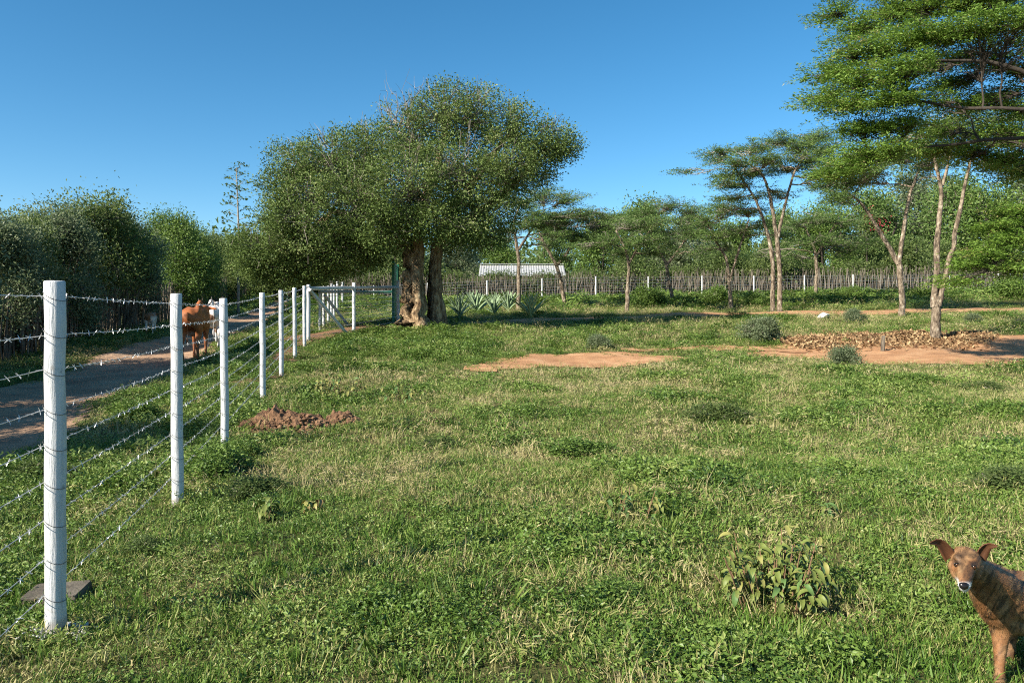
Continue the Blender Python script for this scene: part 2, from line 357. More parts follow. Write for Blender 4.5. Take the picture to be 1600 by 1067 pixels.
# the fence going on along the road beyond the entrance
f2 = thing('barbed_wire_fence', 'receding row of white posts beyond the entrance, close together in the distance', 'fence', at(506, 521, 27.0))
fo2 = np.array(f2.location); prev = None
for k, (px, Y) in enumerate([(506, 27.4), (513, 29.6), (518, 32.), (522, 34.4), (527, 37), (535, 42)]):
    X = (px-CX)/F*Y; b = hg(X, Y); zt = b+1.5
    link('post', wobble_post(np.array([X, Y, b-.2]), np.array([X, Y, zt]), .055, .05, 400+k, 8).mesh('post', M['white'], True, fo2), f2)
    if prev is not None:
        mb = MB()
        for i in range(7): mb.tube(np.array([[prev[0], prev[1], prev[2]-.06-.19*i], [X, Y, zt-.06-.19*i]]), .005, 4, False)
        link('wire', mb.mesh('wire', M['wire'], False, fo2), f2)
    prev = (X, Y, zt)

# green steel gate leaf swung open, seen almost edge-on
g0 = at(614.5, 504, 26.6); g1 = at(621.5, 500, 29.4); gz = hg(g0[0], g0[1])
gate = thing('steel_gate', 'tall green steel gate leaf swung open beside the big tree trunk', 'gate', (g0[0], g0[1], gz))
gd = np.array([g1[0]-g0[0], g1[1]-g0[1], 0]); gl = np.linalg.norm(gd); gang = math.atan2(gd[1], gd[0])
def gpart(nm, s, z, ln, hz, th=.06): link(nm, MB().box((0, 0, 0), (ln, th, hz)).mesh(nm, M['green_steel']), gate, (gd[0]*s, gd[1]*s, z), (0, 0, gang))
for s in (0.0, 1.0): gpart('stile', s, 1.12, .09, 2.16, .09)
for z in (.18, 1.1, 2.1): gpart('crossbar', .5, z, gl-.1, .06, .05)
for k in range(12): gpart('sheet_rib', (k+.5)/12, 1.14, gl/12*.9, 1.84, .02 if k % 2 else .035)

# ------------------------------------------------------------------ far boundary: stick fence, mesh fence with white posts
FY = 48.0
def far_pt(px): return np.array([(px-CX)/F*FY, FY])
mf = thing('wire_mesh_fence', 'distant wire fence on slim white posts in front of the stick fence', 'fence', (far_pt(761)[0], FY, hg(far_pt(761)[0], FY)))
mo = np.array(mf.location); pv = None
pxs = [(584, 446), (668, 442), (761, 438), (847, 435), (931, 432), (1013, 432), (1097, 431), (1178, 431), (1257, 430), (1333, 429), (1408, 429), (1484, 428), (1560, 427), (1640, 426), (1720, 426)]
for k, (px, pt) in enumerate(pxs):
    X = far_pt(px)[0]; b = hg(X, FY); zt = at(px, pt, FY)[2]
    mb = MB(); mb.tube(np.array([[X, FY, b-.2], [X, FY, zt-.02], [X, FY, zt]]), [.045, .042, .03], 8)
    link('post', mb.mesh('post', M['white'], False, mo), mf)
    if pv is not None:
        w = MB()
        for i in range(9): w.tube(np.array([[pv[0], FY+.06, pv[1]-.06-.17*i], [X, FY+.06, zt-.06-.17*i]]), .007, 3, False)
        for s in np.linspace(0, 1, 13)[1:-1]:
            q = pv[0]+(X-pv[0])*s; w.tube(np.array([[q, FY+.06, zt-.06], [q, FY+.06, zt-1.45]]), .004, 3, False)
        link('wire_panel', w.mesh('wire_panel', M['wire'], False, mo), mf)
    pv = (X, zt)
def stick_fence(name, label, pts, spacing, hmin, hmax, r0, seed, rows=2, gapf=None):
    r = np.random.default_rng(seed); pts = np.array(pts, float); o = np.array([pts[0][0], pts[0][1], hg(*pts[0])])
    t = thing(name, label, 'fence', o); mb = MB()
    for (a, b) in zip(pts[:-1], pts[1:]):
        L = np.linalg.norm(b-a); nrm = np.array([-(b-a)[1], (b-a)[0]])/L
        for row in range(rows):
            for s in np.arange(0, L, spacing):
                p = a+(b-a)*(s+r.uniform(-.5, .5)*spacing)/L + nrm*(row*.12+r.normal()*.06)
                z = hg(*p); H = r.uniform(hmin, hmax)*(1.0 if r.random() > .12 else .75); l = r.normal(size=2)*.09*H
                P = np.array([[p[0], p[1], z-.1], [p[0]+l[0]*.4+r.normal()*.02, p[1]+l[1]*.4, z+H*.5], [p[0]+l[0], p[1]+l[1], z+H]])
                rad = r0*r.uniform(.6, 1.4); mb.tube(P, [rad, rad*.85, rad*.45], 4, False)
    link('stick_row', mb.mesh('stick_row', M['stick'], False, o), t, kind='stuff')
stick_fence('stick_fence', 'distant fence of upright weathered grey sticks below the trees', [(-12, 50.5), (-2, 50.5), (12, 50.2), (26, 50.2), (40, 50.2)], .085, 1.2, 1.9, .028, 11, 3)
hedge_line = lambda y: float(road_l(y)) - 1.9
stick_fence('stick_fence', 'dark fence of upright sticks beneath the hedge left of the dirt road', [(hedge_line(y), y) for y in (3.5, 10, 18, 26, 36, 50, 62)], .085, 1.1, 1.75, .026, 12, 3)

# ------------------------------------------------------------------ house roof behind the far fence
hx0, hx1 = at(748, 420, 58)[0], at(884, 420, 58)[0]; hb = hg((hx0+hx1)/2, 58)
house = thing('house', 'low house with a pale corrugated metal roof showing above the stick fence', 'house', ((hx0+hx1)/2, 58, hb))
ze, zr = at(800, 431, 57)[2]-hb, at(800, 414, 60)[2]-hb; hw = (hx1-hx0)/2
link('wall', MB().box((0, 2.4, ze/2-.05), (hw*1.9, 4.2, ze)).mesh('wall', M['wall']), house)
def corrugated(yA, zA, yB, zB):
    n = 34; x = np.linspace(-hw, hw, n*2+1); dz = np.where(np.arange(n*2+1) % 2 == 0, 0, .035)
    V = np.r_[np.c_[x, np.full_like(x, yA), zA+dz], np.c_[x+.0, np.full_like(x, yB), zB+dz]]; m = len(x); k = np.arange(m-1)
    return mesh_np('roof', V, np.c_[k, k+1, m+k+1, m+k], False, [M['roof']])
rf = link('roof', corrugated(-.3, ze, 2.4, zr), house); link('roof', corrugated(5.1, ze, 2.4, zr), house)
link('ridge_cap', MB().box((0, 2.4, zr+.09), (2*hw, .35, .03)).mesh('ridge_cap', M['roof']), rf)

# ------------------------------------------------------------------ trees
def curve_pts(a, b, r, n=7, sag=.12, up=.0):
    t = np.linspace(0, 1, n)[:, None]; L = np.linalg.norm(b-a); P = a*(1-t)+b*t
    k = r.normal(size=3)*sag*L; P = P + k*np.sin(np.pi*t) + np.array([0, 0, up*L])*np.sin(np.pi*t)
    P[1:-1] += r.normal(size=(n-2, 3))*.02*L
    return P
def grow(name, label, cat, base, stems, blobs, seed, leaf, bark, twig, nclump, nleaf, L, W, spread, flat=.5, up=.6, branch_r=.05, group=None, sides=9, tintshift=0.0, shell=.75, twig_r=.008, drop=None, inner=True, zspread=None, bare_twigs=0, relief=.25, shoot=0.0, shoot_rise=.05, up_pen=1.2):
    """stems: [(polyline Nx3, radii)], blobs: [(centre, (rx,ry,rz), weight)] in world coordinates"""
    r = np.random.default_rng(seed); base = np.asarray(base, float)
    t = thing(name, label, cat, base, 0, group)
    mb = MB()
    allp = []
    for P, rad in stems:
        P = np.asarray(P, float)
        tt = np.linspace(0, 1, len(P)); q = np.linspace(0, 1, max(3*len(P), 8)); Q = np.stack([np.interp(q, tt, P[:, k]) for k in range(3)], 1)
        Q[1:-1] = (Q[:-2]+2*Q[1:-1]+Q[2:])/4; rr = np.interp(q, tt, rad)*(1+r.normal(size=len(q))*.05)
        Q[1:-1] += r.normal(size=(len(q)-2, 3))*rr[1:-1, None]*.18
        mb.tube(Q, rr, sides); Vt = mb.V[-1]
        ang = np.tile(np.arange(sides)/sides*6.283, len(q)); ctr = np.repeat(Q, sides, 0); rl = np.repeat(rr, sides)
        Vt += unit(Vt-ctr)*(rl*relief*((vnoise(np.cos(ang)*2+9, np.sin(ang)*2+ctr[:, 2]*.35+seed, .55, 3)-.5)*1.5+(vnoise(np.cos(ang)*4+9, np.sin(ang)*4+ctr[:, 2]*1.1, .5, 5)-.5)*.8))[:, None]
        allp.append(np.c_[Q, rr])
    S = np.concatenate(allp); tw = MB(); LV = []; TI = []; LF = 0
    for (c, rad, w) in blobs:
        c = np.asarray(c, float); rad = np.asarray(rad, float)
        d = np.linalg.norm(S[:, :3]-c, axis=1) + up_pen*np.maximum(0, S[:, 2]-c[2]) + .35*np.maximum(0, c[2]-S[:, 2]-3)
        s = S[np.argmin(d)]; P = curve_pts(s[:3], c-np.array([0, 0, rad[2]*.3]), r, 8, .10, .05)
        r0 = min(s[3]*.7, branch_r*(.6+.5*max(rad))); mb.tube(P, np.linspace(r0, r0*.35, 8), 6, False)
        n = max(3, int(nclump*w)); u = unit(r.normal(size=(n, 3))); u *= (shell + (1-shell)*r.random((n, 1)))*np.where(r.random((n, 1)) < .25, r.random((n, 1)), 1)
        C = c+u*rad
        for k in range(n):
            if inner: tw.tube(curve_pts(P[r.integers(3, 8)], C[k], r, 4, .10), np.array([2.2, 1.6, 1.1, .5])*twig_r, 3, False)
        zs = spread*(flat if zspread is None else zspread)
        off = r.normal(size=(n, nleaf, 3))*np.array([spread, spread, zs])
        dirs = unit(C-c)
        if shoot > 0:                             # bottle-brush sprays that point outwards from the tree
            ax = (C-base)*[1, 1, 0]; ax = unit(unit(ax)*1.0+unit(C-c)*.55+r.normal(size=(n, 3))*[.38, .38, .10]); ax[:, 2] = ax[:, 2]*.5+shoot_rise; ax = unit(ax)
            tpos = r.uniform(-.35, .65, (n, nleaf, 1))*shoot*r.uniform(.6, 1.3, (n, 1, 1)); off = off*(1.15-.9*np.clip(tpos/shoot, 0, 1)) + ax[:, None]*tpos - np.array([0, 0, .10])*shoot*(tpos/shoot)**2
            dirs = ax
        pos = (C[:, None]+off).reshape(-1, 3); dl = np.repeat(dirs, nleaf, 0)
        if drop is not None: pos = pos[drop(pos)]
        ct = np.repeat(r.normal(size=n)*.16, nleaf)[:len(pos)] if drop is None else r.normal(size=len(pos))*.1
        V, _ = leaf_quads(pos, L, W, r, up, flat, (dl*.6 if shoot > 0 else unit(pos-c)*.5)); LV.append(V)
        TI.append(np.clip(.45+tintshift+ct+r.normal(size=len(pos))*.17, 0, 1))
        for k in range(int(bare_twigs*w)):
            e = c+unit(r.normal(size=3)+np.array([0, 0, .8]))*rad*r.uniform(1.0, 1.35); tw.tube(curve_pts(c+(e-c)*.4, e, r, 5, .1), np.linspace(2.0, .5, 5)*twig_r, 3, False)
    link('trunk', mb.mesh('trunk', bark, True, base), t)
    if inner: link('twigs', tw.mesh('twigs', twig, False, base), t, kind='stuff')
    V = np.concatenate(LV)-base
    link('crown', mesh_np('crown', V, np.arange(len(V)).reshape(-1, 4), False, [leaf], np.concatenate(TI)), t)
    return t

# --- the big spreading tree at the entrance
TY = 24.6
tb = onground(660, 513); tb = np.array([at(660, 513, TY)[0], TY, hg(at(660, 513, TY)[0], TY)])
def tp(px, py, dy=0): return at(px, py, TY+dy)
big_stems = [
    ([tp(638, 516, -.1), tp(637, 480, -.1), tp(643, 430, 0), tp(640, 390, 0), tp(610, 330, .1), tp(560, 290, .2), tp(480, 260, .2)], [.34, .25, .22, .22, .16, .12, .07]),
    ([tp(658, 518, -.35), tp(657, 490, -.3), tp(653, 440, -.2), tp(652, 390, -.1), tp(660, 320, -.4), tp(690, 240, -.2), tp(700, 180, 0)], [.30, .21, .18, .18, .15, .10, .06]),
    ([tp(650, 512, .25), tp(650, 450, .2), tp(640, 390, .3), tp(600, 340, 1.0), tp(520, 330, 1.8)], [.28, .2, .18, .13, .07]),
    ([tp(684, 512, .25), tp(684, 470, .25), tp(682, 430, .25), tp(680, 390, .2), tp(720, 310, .3), tp(770, 240, .3), tp(810, 200, .4)], [.31, .21, .18, .17, .14, .10, .06]),
    ([tp(676, 506, .55), tp(674, 430, .5), tp(690, 370, .8), tp(770, 320, 1.2), tp(840, 250, .6)], [.2, .16, .15, .12, .06])]
B = [ # px, py, dY, rx, ry, rz (m), weight
 (468,266,0,1.05,1.6,.9,1.0),(448,305,-.6,.8,1.4,.9,.8),(520,250,0,1.3,1.8,.95,1.2),(580,240,.4,1.2,1.8,.95,1.1),(635,215,0,1.15,1.7,1.1,1.1),(690,180,0,1.1,1.5,1.05,1.1),(745,185,.2,1.2,1.5,.95,1.1),(800,205,0,1.0,1.4,.95,.9),(850,222,0,.9,1.2,.75,.8),(880,228,.2,.5,.7,.45,.35),
 (440,350,-.4,.75,1.3,.9,.8),(480,330,-1.2,1.2,1.4,1.2,1.1),(560,310,-1.4,1.4,1.4,1.2,1.2),(640,290,-1.6,1.4,1.4,1.2,1.2),(720,270,-1.4,1.3,1.4,1.2,1.1),(790,270,-.8,1.1,1.2,.95,.9),(830,262,.2,.9,1.2,.6,.6),
 (412,395,-.2,.75,1.2,.7,.75),(455,395,.0,1.0,1.4,.9,.9),(530,380,-.2,1.2,1.3,.8,1.0),(600,355,-1.0,1.2,1.2,.75,1.0),(660,335,-1.4,1.1,1.0,.75,.9),(715,345,-1.4,1.1,1.2,.75,.9),(765,330,-.6,1.0,1.3,.75,.8),(760,365,.8,.8,1.2,.55,.6),(705,372,1.6,1.0,1.2,.55,.7),
 (500,410,.4,1.0,1.4,.6,.7),(440,415,.6,.8,1.2,.55,.6),(392,405,.4,.5,.9,.45,.4),(560,400,1.6,1.2,1.3,.6,.8),(620,330,2.2,1.6,1.3,1.3,1.0),(540,290,2.2,1.6,1.3,1.2,1.0),(700,260,2.0,1.6,1.3,1.2,1.0),(790,290,1.6,1.2,1.1,.9,.7),(600,380,.2,1.2,1.0,.4,.6),(392,385,0,.55,.9,.6,.55),(408,418,.2,.65,.9,.5,.6),(455,422,.2,.8,1.0,.5,.7),(508,418,.5,.9,1.2,.5,.7),(548,405,.3,.9,1.2,.45,.6)]
big = grow('spreading_tree', 'large olive green spreading tree with gnarled double trunk beside the entrance', 'tree', tb, big_stems,
     [(tp(a, b, d), (rx, ry, rz), w) for a, b, d, rx, ry, rz, w in B], 21, M['leaf_big'], M['bark_big'], M['bark_grey'], 80, 78, .080, .041, .17, .75, .1, .05, sides=18, zspread=.85, shell=.70, bare_twigs=18, relief=.55, up_pen=.1)

# dead twigs sticking out of the crown top
dt = MB(); dr = np.random.default_rng(17)
for k in range(16):
    a = tp(625+dr.uniform(-22, 22), 200, dr.normal()*.4); b = tp(622+dr.uniform(-45, 50), dr.uniform(135, 175), dr.normal()*.5); P = curve_pts(a, b, dr, 6, .06); dt.tube(P, np.linspace(.018, .005, 6), 4, False)
    for j in range(7):
        p = P[dr.integers(2, 6)]; dt.tube(curve_pts(p, p+dr.normal(size=3)*.2+[0, 0, .18], dr, 4, .1), np.linspace(.007, .003, 4), 3, False)
link('dead_twigs', dt.mesh('dead_twigs', M['bark_grey'], False, tb), big, kind='stuff')
# --- acacias: stems and flat layered crowns
def acacia(label, Y, stems_px, pads_px, seed, bark=None, dens=1.0, leaf=None, spread=.085, L=.085, W=.034, nleaf=56, name='acacia_tree', group='acacia trees', ts=0.0):
    def q(p): return at(p[0], p[1], Y+(p[2] if len(p) > 2 else 0))
    stems = []
    for poly, r0, r1 in stems_px:
        P = np.array([q(p) for p in poly]); stems.append((P, np.linspace(r0*.74, r1*.7, len(P))))
    x, y = stems[0][0][0][:2]; base = np.array([x, y, hg(x, y)]); dz = base[2]-stems[0][0][0][2]
    for P, _ in stems: P[0, 2] = min(P[0, 2], hg(P[0, 0], P[0, 1]))-.1 if abs(P[0, 2]-base[2]) < .7 else P[0, 2]
    blobs = [(q(p[:3]), (p[3], p[4], p[5]*1.7), p[6] if len(p) > 6 else max(.3, p[3]*p[4])) for p in pads_px]
    r2 = np.random.default_rng(seed+500)
    for k in range(len(blobs)):                  # thinner sprays below and between the main layers
        c0, rd, w0 = blobs[k]; blobs.append((c0+r2.normal(size=3)*[.7, .7, .1]-[0, 0, r2.uniform(.25, 1.0)], (rd[0]*.7, rd[1]*.7, rd[2]*.8), w0*.42))
    return grow(name, label, 'tree', base, stems, blobs, seed, leaf or M['leaf_ac'], bark or M['bark_ac'], M['bark_grey'], int(40*dens), nleaf, L, W, spread, .40, .8, .035, group, 8, ts, .30, .008, None, True, .55, 4, .22, .95)
# A: tall pair of trunks with an umbrella crown
acacia('tall flat-topped acacia on twin slender trunks, right of centre', 33,
  [([(1218, 490), (1219, 420), (1214, 370), (1206, 320), (1195, 275), (1170, 255)], .16, .05), ([(1208, 488, .5), (1208, 400, .5), (1196, 350, .4), (1180, 310, .2), (1150, 265, 0)], .14, .04), ([(1216, 370), (1226, 320), (1240, 270), (1260, 240)], .10, .04)],
  [(1125,238,0,.75,1.0,.13),(1150,255,-.6,.9,1.2,.18),(1135,275,.3,.7,1.1,.15),(1175,232,.5,1.0,1.3,.16),(1200,250,-1,1.1,1.3,.22),(1215,222,0,1.0,1.3,.16),(1245,232,-.5,1.1,1.3,.2),(1270,215,.3,.9,1.2,.16),(1265,252,0,1.0,1.2,.2),(1290,235,-.6,.9,1.2,.2),(1160,290,.6,.8,1.1,.16),(1230,265,1,1.0,1.1,.18),(1180,270,1.2,1.0,1.1,.2),(1140,310,.4,.7,1,.15)], 31)
# B: Y-forked acacia
acacia('Y-forked acacia with two bare limbs, standing left of the nearer forked trunk', 30,
  [([(1410, 490), (1409, 450), (1404, 408)], .18, .15), ([(1404, 412), (1385, 380), (1362, 340), (1340, 310), (1300, 285)], .13, .05), ([(1404, 410), (1412, 360), (1420, 310), (1430, 280), (1440, 250)], .12, .05)],
  [(1310,262,-.5,1.0,1.3,.22),(1345,250,0,1.2,1.4,.25),(1390,248,.3,1.2,1.4,.25),(1330,285,.4,.9,1.2,.2),(1430,235,0,1.0,1.3,.22),(1365,270,-.7,1.0,1.2,.2),(1455,262,.5,.8,1.0,.18),(1290,290,0,.7,.9,.15),(1470,240,1,.9,1,.2)], 32)
# C: nearest forked trunk on the sandy clearing
cb = onground(1460, 533)
acacia('nearest acacia with a low-forked pale trunk standing on the sandy clearing', cb[1],
  [([(1459, 536), (1461, 500), (1463, 462)], .20, .16), ([(1460, 480), (1463, 440), (1466, 360), (1472, 300), (1462, 255), (1450, 225)], .13, .05), ([(1466, 478), (1476, 440), (1488, 390), (1500, 330), (1512, 270), (1522, 225)], .12, .05), ([(1473, 290), (1482, 250), (1490, 215)], .07, .04)],
  [(1440,205,0,.9,1.1,.25),(1480,190,.3,1.0,1.2,.28),(1530,200,-.2,1.0,1.2,.28),(1570,215,.5,.9,1.1,.25),(1500,225,.8,.8,1,.2),(1590,180,0,1,1,.25)], 33)
mid = [('slim acacia with a straight pale trunk, just right of the big tree', 36, [([(811, 476), (811, 430), (809, 385), (800, 350), (815, 315)], .16, .05), ([(810, 390), (830, 360), (850, 330)], .09, .04)],
  [(815,318,0,1.0,1.2,.2),(850,305,.3,1.2,1.3,.22),(885,312,0,1.0,1.2,.2),(830,345,-.5,1.1,1.3,.22),(870,340,.5,1.1,1.2,.2),(800,360,0,.8,1,.2),(905,335,0,.8,1,.18)]),
 ('leaning acacia with a forked trunk in front of the corrugated roof', 38, [([(883, 474), (876, 435), (868, 410), (850, 380), (842, 360)], .16, .06), ([(870, 415), (888, 395), (895, 365), (905, 345)], .10, .04)],
  [(842,352,0,.8,1.1,.2),(880,345,.2,1.0,1.2,.25),(915,340,.3,1.2,1.3,.28),(945,352,0,1.1,1.2,.28),(900,370,-.5,1.1,1.2,.22),(940,378,.5,1.0,1.1,.22),(965,345,.4,.8,1,.2)]),
 ('acacia with a whitish lichen-spotted trunk left of the green bush', 34, [([(980, 489), (981, 450), (983, 410), (975, 385), (962, 360)], .14, .05), ([(983, 412), (1000, 380), (1020, 355)], .08, .04)],
  [(950,375,0,.8,1.1,.2),(985,352,.3,1.1,1.2,.22),(1020,348,0,1.1,1.2,.22),(970,395,.4,.8,1,.18),(1005,380,-.5,1.0,1.1,.2),(1040,375,.2,.8,1,.2)]),
 ('acacia with a curved dark trunk behind the green bush', 40, [([(1052, 474), (1046, 440), (1040, 410), (1020, 370), (1010, 345)], .15, .05), ([(1042, 415), (1060, 390), (1080, 365)], .10, .04)],
  [(1010,335,0,1.0,1.2,.22),(1045,322,.3,1.2,1.3,.25),(1080,330,0,1.1,1.2,.25),(1030,362,.4,1.1,1.2,.22),(1075,365,-.5,1.1,1.2,.22),(1100,352,0,.8,1,.2)]),
 ('twin-stemmed acacia midway between the green bush and the tall twin acacia', 36, [([(1142, 478), (1140, 440), (1136, 405), (1120, 380), (1105, 350)], .14, .05), ([(1141, 440), (1150, 405), (1158, 380), (1170, 345)], .10, .04)],
  [(1100,345,0,.9,1.2,.22),(1130,325,.4,1.1,1.2,.25),(1165,330,0,1.0,1.2,.22),(1120,368,-.5,.9,1.1,.2),(1155,362,.3,1.0,1.1,.22),(1185,352,.5,.7,1,.18)]),
 ('small acacia with a thin trunk right of the tall twin acacia', 42, [([(1275, 468), (1276, 430), (1275, 395), (1265, 370), (1255, 350)], .15, .05), ([(1276, 400), (1290, 375), (1305, 350)], .09, .04)],
  [(1245,352,0,1.0,1.2,.25),(1280,340,.3,1.3,1.3,.28),(1315,348,0,1.1,1.2,.25),(1255,378,.5,1.1,1.2,.25),(1300,378,-.5,1.3,1.2,.28),(1335,385,0,1.1,1.2,.3)])]
for k, (lab, Y, st, pd) in enumerate(mid): acacia(lab, Y, st, pd, 40+k, ts=[.05, .1, .05, -.05, .0, -.05][k])

# --- the near acacia whose drooping crown fills the top right; its trunk stands out of frame
NY = 16.0
na_st = [([(1860, 720), (1855, 600), (1840, 450), (1815, 330), (1780, 230)], .24, .13), ([(1790, 250), (1700, 170), (1620, 120), (1540, 95), (1440, 95, -.4), (1340, 110, -.3)], .07, .008), ([(1815, 330), (1740, 260), (1660, 220), (1580, 215), (1500, 225), (1420, 232), (1330, 262, -.2)], .06, .007), ([(1785, 235, .5), (1720, 120, .8), (1640, 40, 1.0), (1520, 20, 1.2), (1420, 25, .6), (1330, 30, .4)], .07, .008), ([(1780, 240, -.5), (1700, 180, -1.2), (1600, 170, -1.8), (1500, 170, -1.6), (1400, 150, -1), (1320, 150, -.4)], .05, .007), ([(1830, 400), (1740, 370), (1650, 375), (1590, 380)], .04, .012)]
na_pads = []
rr = np.random.default_rng(5)
for px, py, dy, rx, ry, rz in [(1310,18,.5,.35,.6,.14),(1350,45,.2,.5,.8,.2),(1400,20,.6,.6,.9,.22),(1450,10,0,.6,.9,.25),(1510,5,.2,.6,.9,.25),(1570,0,0,.6,.9,.25),(1335,85,-.3,.42,.7,.2),(1380,80,-.6,.55,.8,.24),(1430,60,-.9,.6,.8,.25),(1485,55,-1.2,.6,.8,.22),(1540,45,-1.4,.6,.8,.2),(1590,40,-1.6,.5,.7,.2),
   (1300,115,0,.42,.6,.14),(1340,125,-.5,.5,.7,.2),(1385,118,-1,.5,.7,.22),(1425,105,-1.4,.45,.6,.18),(1290,155,0,.38,.6,.14),(1325,165,-.4,.45,.6,.17),(1370,160,-.8,.45,.6,.2),(1415,150,-1.2,.4,.6,.18),(1345,200,-.3,.4,.6,.13),(1385,200,-.5,.4,.6,.16),(1400,235,-.6,.5,.6,.18),(1360,240,-.4,.5,.6,.15),(1330,262,-.3,.45,.6,.14),(1300,275,-.2,.35,.5,.10),(1420,195,-.4,.35,.6,.18),
   (1470,235,.6,.4,.6,.13),(1520,240,.8,.5,.6,.16),(1570,250,.6,.5,.6,.17),(1600,270,.4,.5,.6,.18),(1480,205,.9,.4,.6,.15),
   (1590,330,-.4,.4,.5,.10),(1560,355,-.3,.4,.5,.10),(1590,375,-.5,.5,.6,.14),(1545,395,-.4,.4,.5,.12),(1580,420,-.4,.45,.6,.14),(1520,415,-.2,.3,.4,.09),(1500,440,-.3,.28,.4,.07),(1620,350,-.2,.4,.6,.18),(1640,400,0,.5,.6,.2),
   (1650,60,0,.9,1.2,.4),(1720,40,0,1,1.2,.5),(1650,-60,0,1.2,1.5,.4),(1520,-60,0,1.2,1.5,.35),(1400,-40,.4,1.0,1.2,.25),(1800,60,0,1.2,1.4,.5),(1640,250,.6,.6,.8,.25),(1500,130,1.6,.7,.7,.12),(1560,150,1.8,.7,.7,.12),(1455,105,.8,.45,.6,.2),(1500,92,1.0,.5,.6,.2),(1555,95,1.0,.5,.6,.22),(1600,110,.8,.5,.6,.22),(1465,160,1.0,.45,.6,.2),(1530,165,1.1,.5,.6,.2),(1590,170,1.0,.5,.6,.2),(1560,205,1.2,.5,.6,.2),(1610,215,.8,.5,.6,.2)]:
    na_pads.append((px, py, dy*1.28, rx*1.28, ry*1.28, rz*1.45, (4.0*rx*ry+.5)*(1.0 if py > 310 else .9 if (px > 1455 and 60 < py < 300 and px < 1620) else 1)))
def na_q(p): return at(p[0], p[1], NY+(p[2] if len(p) > 2 else 0))
nb = np.array([at(1860, 700, NY)[0], NY, 0]); nb[2] = hg(nb[0], nb[1])
grow('acacia_tree', 'near bright green acacia whose drooping feathery branches hang in from the top right corner', 'tree', nb,
     [(np.array([na_q(p) for p in P]), np.linspace(a, b, len(P))*1.2) for P, a, b in na_st], [(na_q(p[:3]), p[3:6], p[6]) for p in na_pads], 77,
     M['leaf_ac_near'], M['bark_dark'], M['bark_dark'], 32, 52, .068, .025, .055, .4, .8, .018, 'acacia trees', 8, .05, .25, .005, None, True, .6, 5, .2, .64, .02)

# --- shrubs and trees: prototypes copied into hedge and background
def shrub(name, label, cat, H, Rr, seed, leaf, n=26, nleaf=60, L=.1, W=.045, spread=.22, low=.28, group=None, nst=7, dens=1.0, tall=False):
    r = np.random.default_rng(seed); blobs = []; stems = []
    for k in range(nst):
        a = r.uniform(0, 6.28); q = r.uniform(.15, .6)*Rr; z = r.uniform(.55, .85)*H
        P = np.array([[.06*math.cos(a)*Rr, .06*math.sin(a)*Rr, -.1], [q*.4*math.cos(a), q*.4*math.sin(a), z*.4], [q*math.cos(a), q*math.sin(a), z]]); stems.append((P, np.linspace(.05, .02, 3)*(1.6 if tall else 1)*H/4))
    for k in range(n):
        a = r.uniform(0, 6.28); zz = r.uniform(low, .92); prof = math.sin(math.pi*min(1, max(.06, (zz-low*.6)/(1.02-low*.6)))**.8)
        q = Rr*prof*math.sqrt(r.random())*.85; s = r.uniform(.16, .30)*Rr
        blobs.append((np.array([q*math.cos(a), q*math.sin(a), zz*H]), (s, s, s*1.1), 1))
    return grow(name, label, cat, (0, 0, 0), stems, blobs, seed, leaf, M['bark_dark'], M['bark_grey'], int(20*dens), nleaf, L, W, spread, .9, .3, .03, group, 6, 0, .6, .007, None, True, 1.1, 3)
def place(proto, used, X, Y, rz, sc, label, group=None, scz=None):
    o = proto if not used[0] else copy_tree(proto); used[0] = True
    o.location = (X, Y, hg(X, Y)-.03); o.rotation_euler = (0, 0, rz); o.scale = (sc, sc, scz or sc); o['label'] = label
    if group: o['group'] = group
    return o
HG = 'hedge shrubs left of the road'
sg = shrub('hedge_shrub', 'x', 'shrub', 4.0, 2.0, 61, M['leaf_grey'], group=HG, low=.12, n=34); ug = [False]
sd = shrub('hedge_shrub', 'x', 'shrub', 4.2, 2.0, 62, M['leaf_dark'], group=HG, low=.12, n=34); ud = [False]
sf = shrub('hedge_shrub', 'x', 'shrub', 4.2, 2.0, 63, M['leaf_green'], group=HG, low=.12, n=34); uf = [False]
def hl(y, off=-1.0): return hedge_line(y)+off*.55-.15
place(sg, ug, hl(18.2), 18.2, .3, .82, 'grey-green shrub at the far left edge, nearest in view of the roadside hedge', HG)
place(sg, ug, hl(22.2, -1.2), 22.2, 2.0, .92, 'second grey-green shrub from the left edge, between two darker hedge shrubs', HG)
place(sd, ud, hl(20.2, -2.0), 20.2, 1.0, .86, 'dark leafy shrub showing behind the leftmost grey-green hedge shrubs', HG)
place(sd, ud, hl(25.6, -1.6), 25.6, .2, 1.10, 'tallest dark green hedge shrub, behind the grazing calf', HG)
place(sg, ug, hl(28.5, -1.2), 28.5, 4.0, .98, 'grey-green hedge shrub right of the tallest dark one', HG)
place(sf, uf, hl(34, -1.0), 34, .7, 1.08, 'rounded bright green shrub above the brown cow', HG)
place(sf, uf, hl(39, -1.0), 39, 2.7, 1.0, 'smaller bright green shrub where the hedge meets the big tree crown', HG)
place(sd, ud, hl(45, -.6), 45, 2.2, 1.05, 'far dark shrub at the end of the hedge, under the big tree crown', HG)
place(sd, ud, hl(54, -.2), 54, 1.2, 1.1, 'farthest dark shrub closing the end of the road', HG)
for k, (y, s, off) in enumerate([(5.0, 1.08, -.9), (8.0, .85, -1.0), (11.0, .9, -1.0), (14.6, .9, -1.2)]):
    place([sg, sd, sf, sg][k], [ug, ud, uf, ug][k], hl(y, off), y, k*1.7, s, ['hedge shrub nearest the camera, out of frame to the left', 'dark hedge shrub, out of frame beside the near road', 'bright green hedge shrub, out of frame before the tall tree', 'grey-green hedge shrub just outside the left edge of the frame'][k], HG)
place(sd, ud, -13.2, 11.2, 2.5, 1.45, 'tall hedge tree out of frame to the left, shading the field', HG)
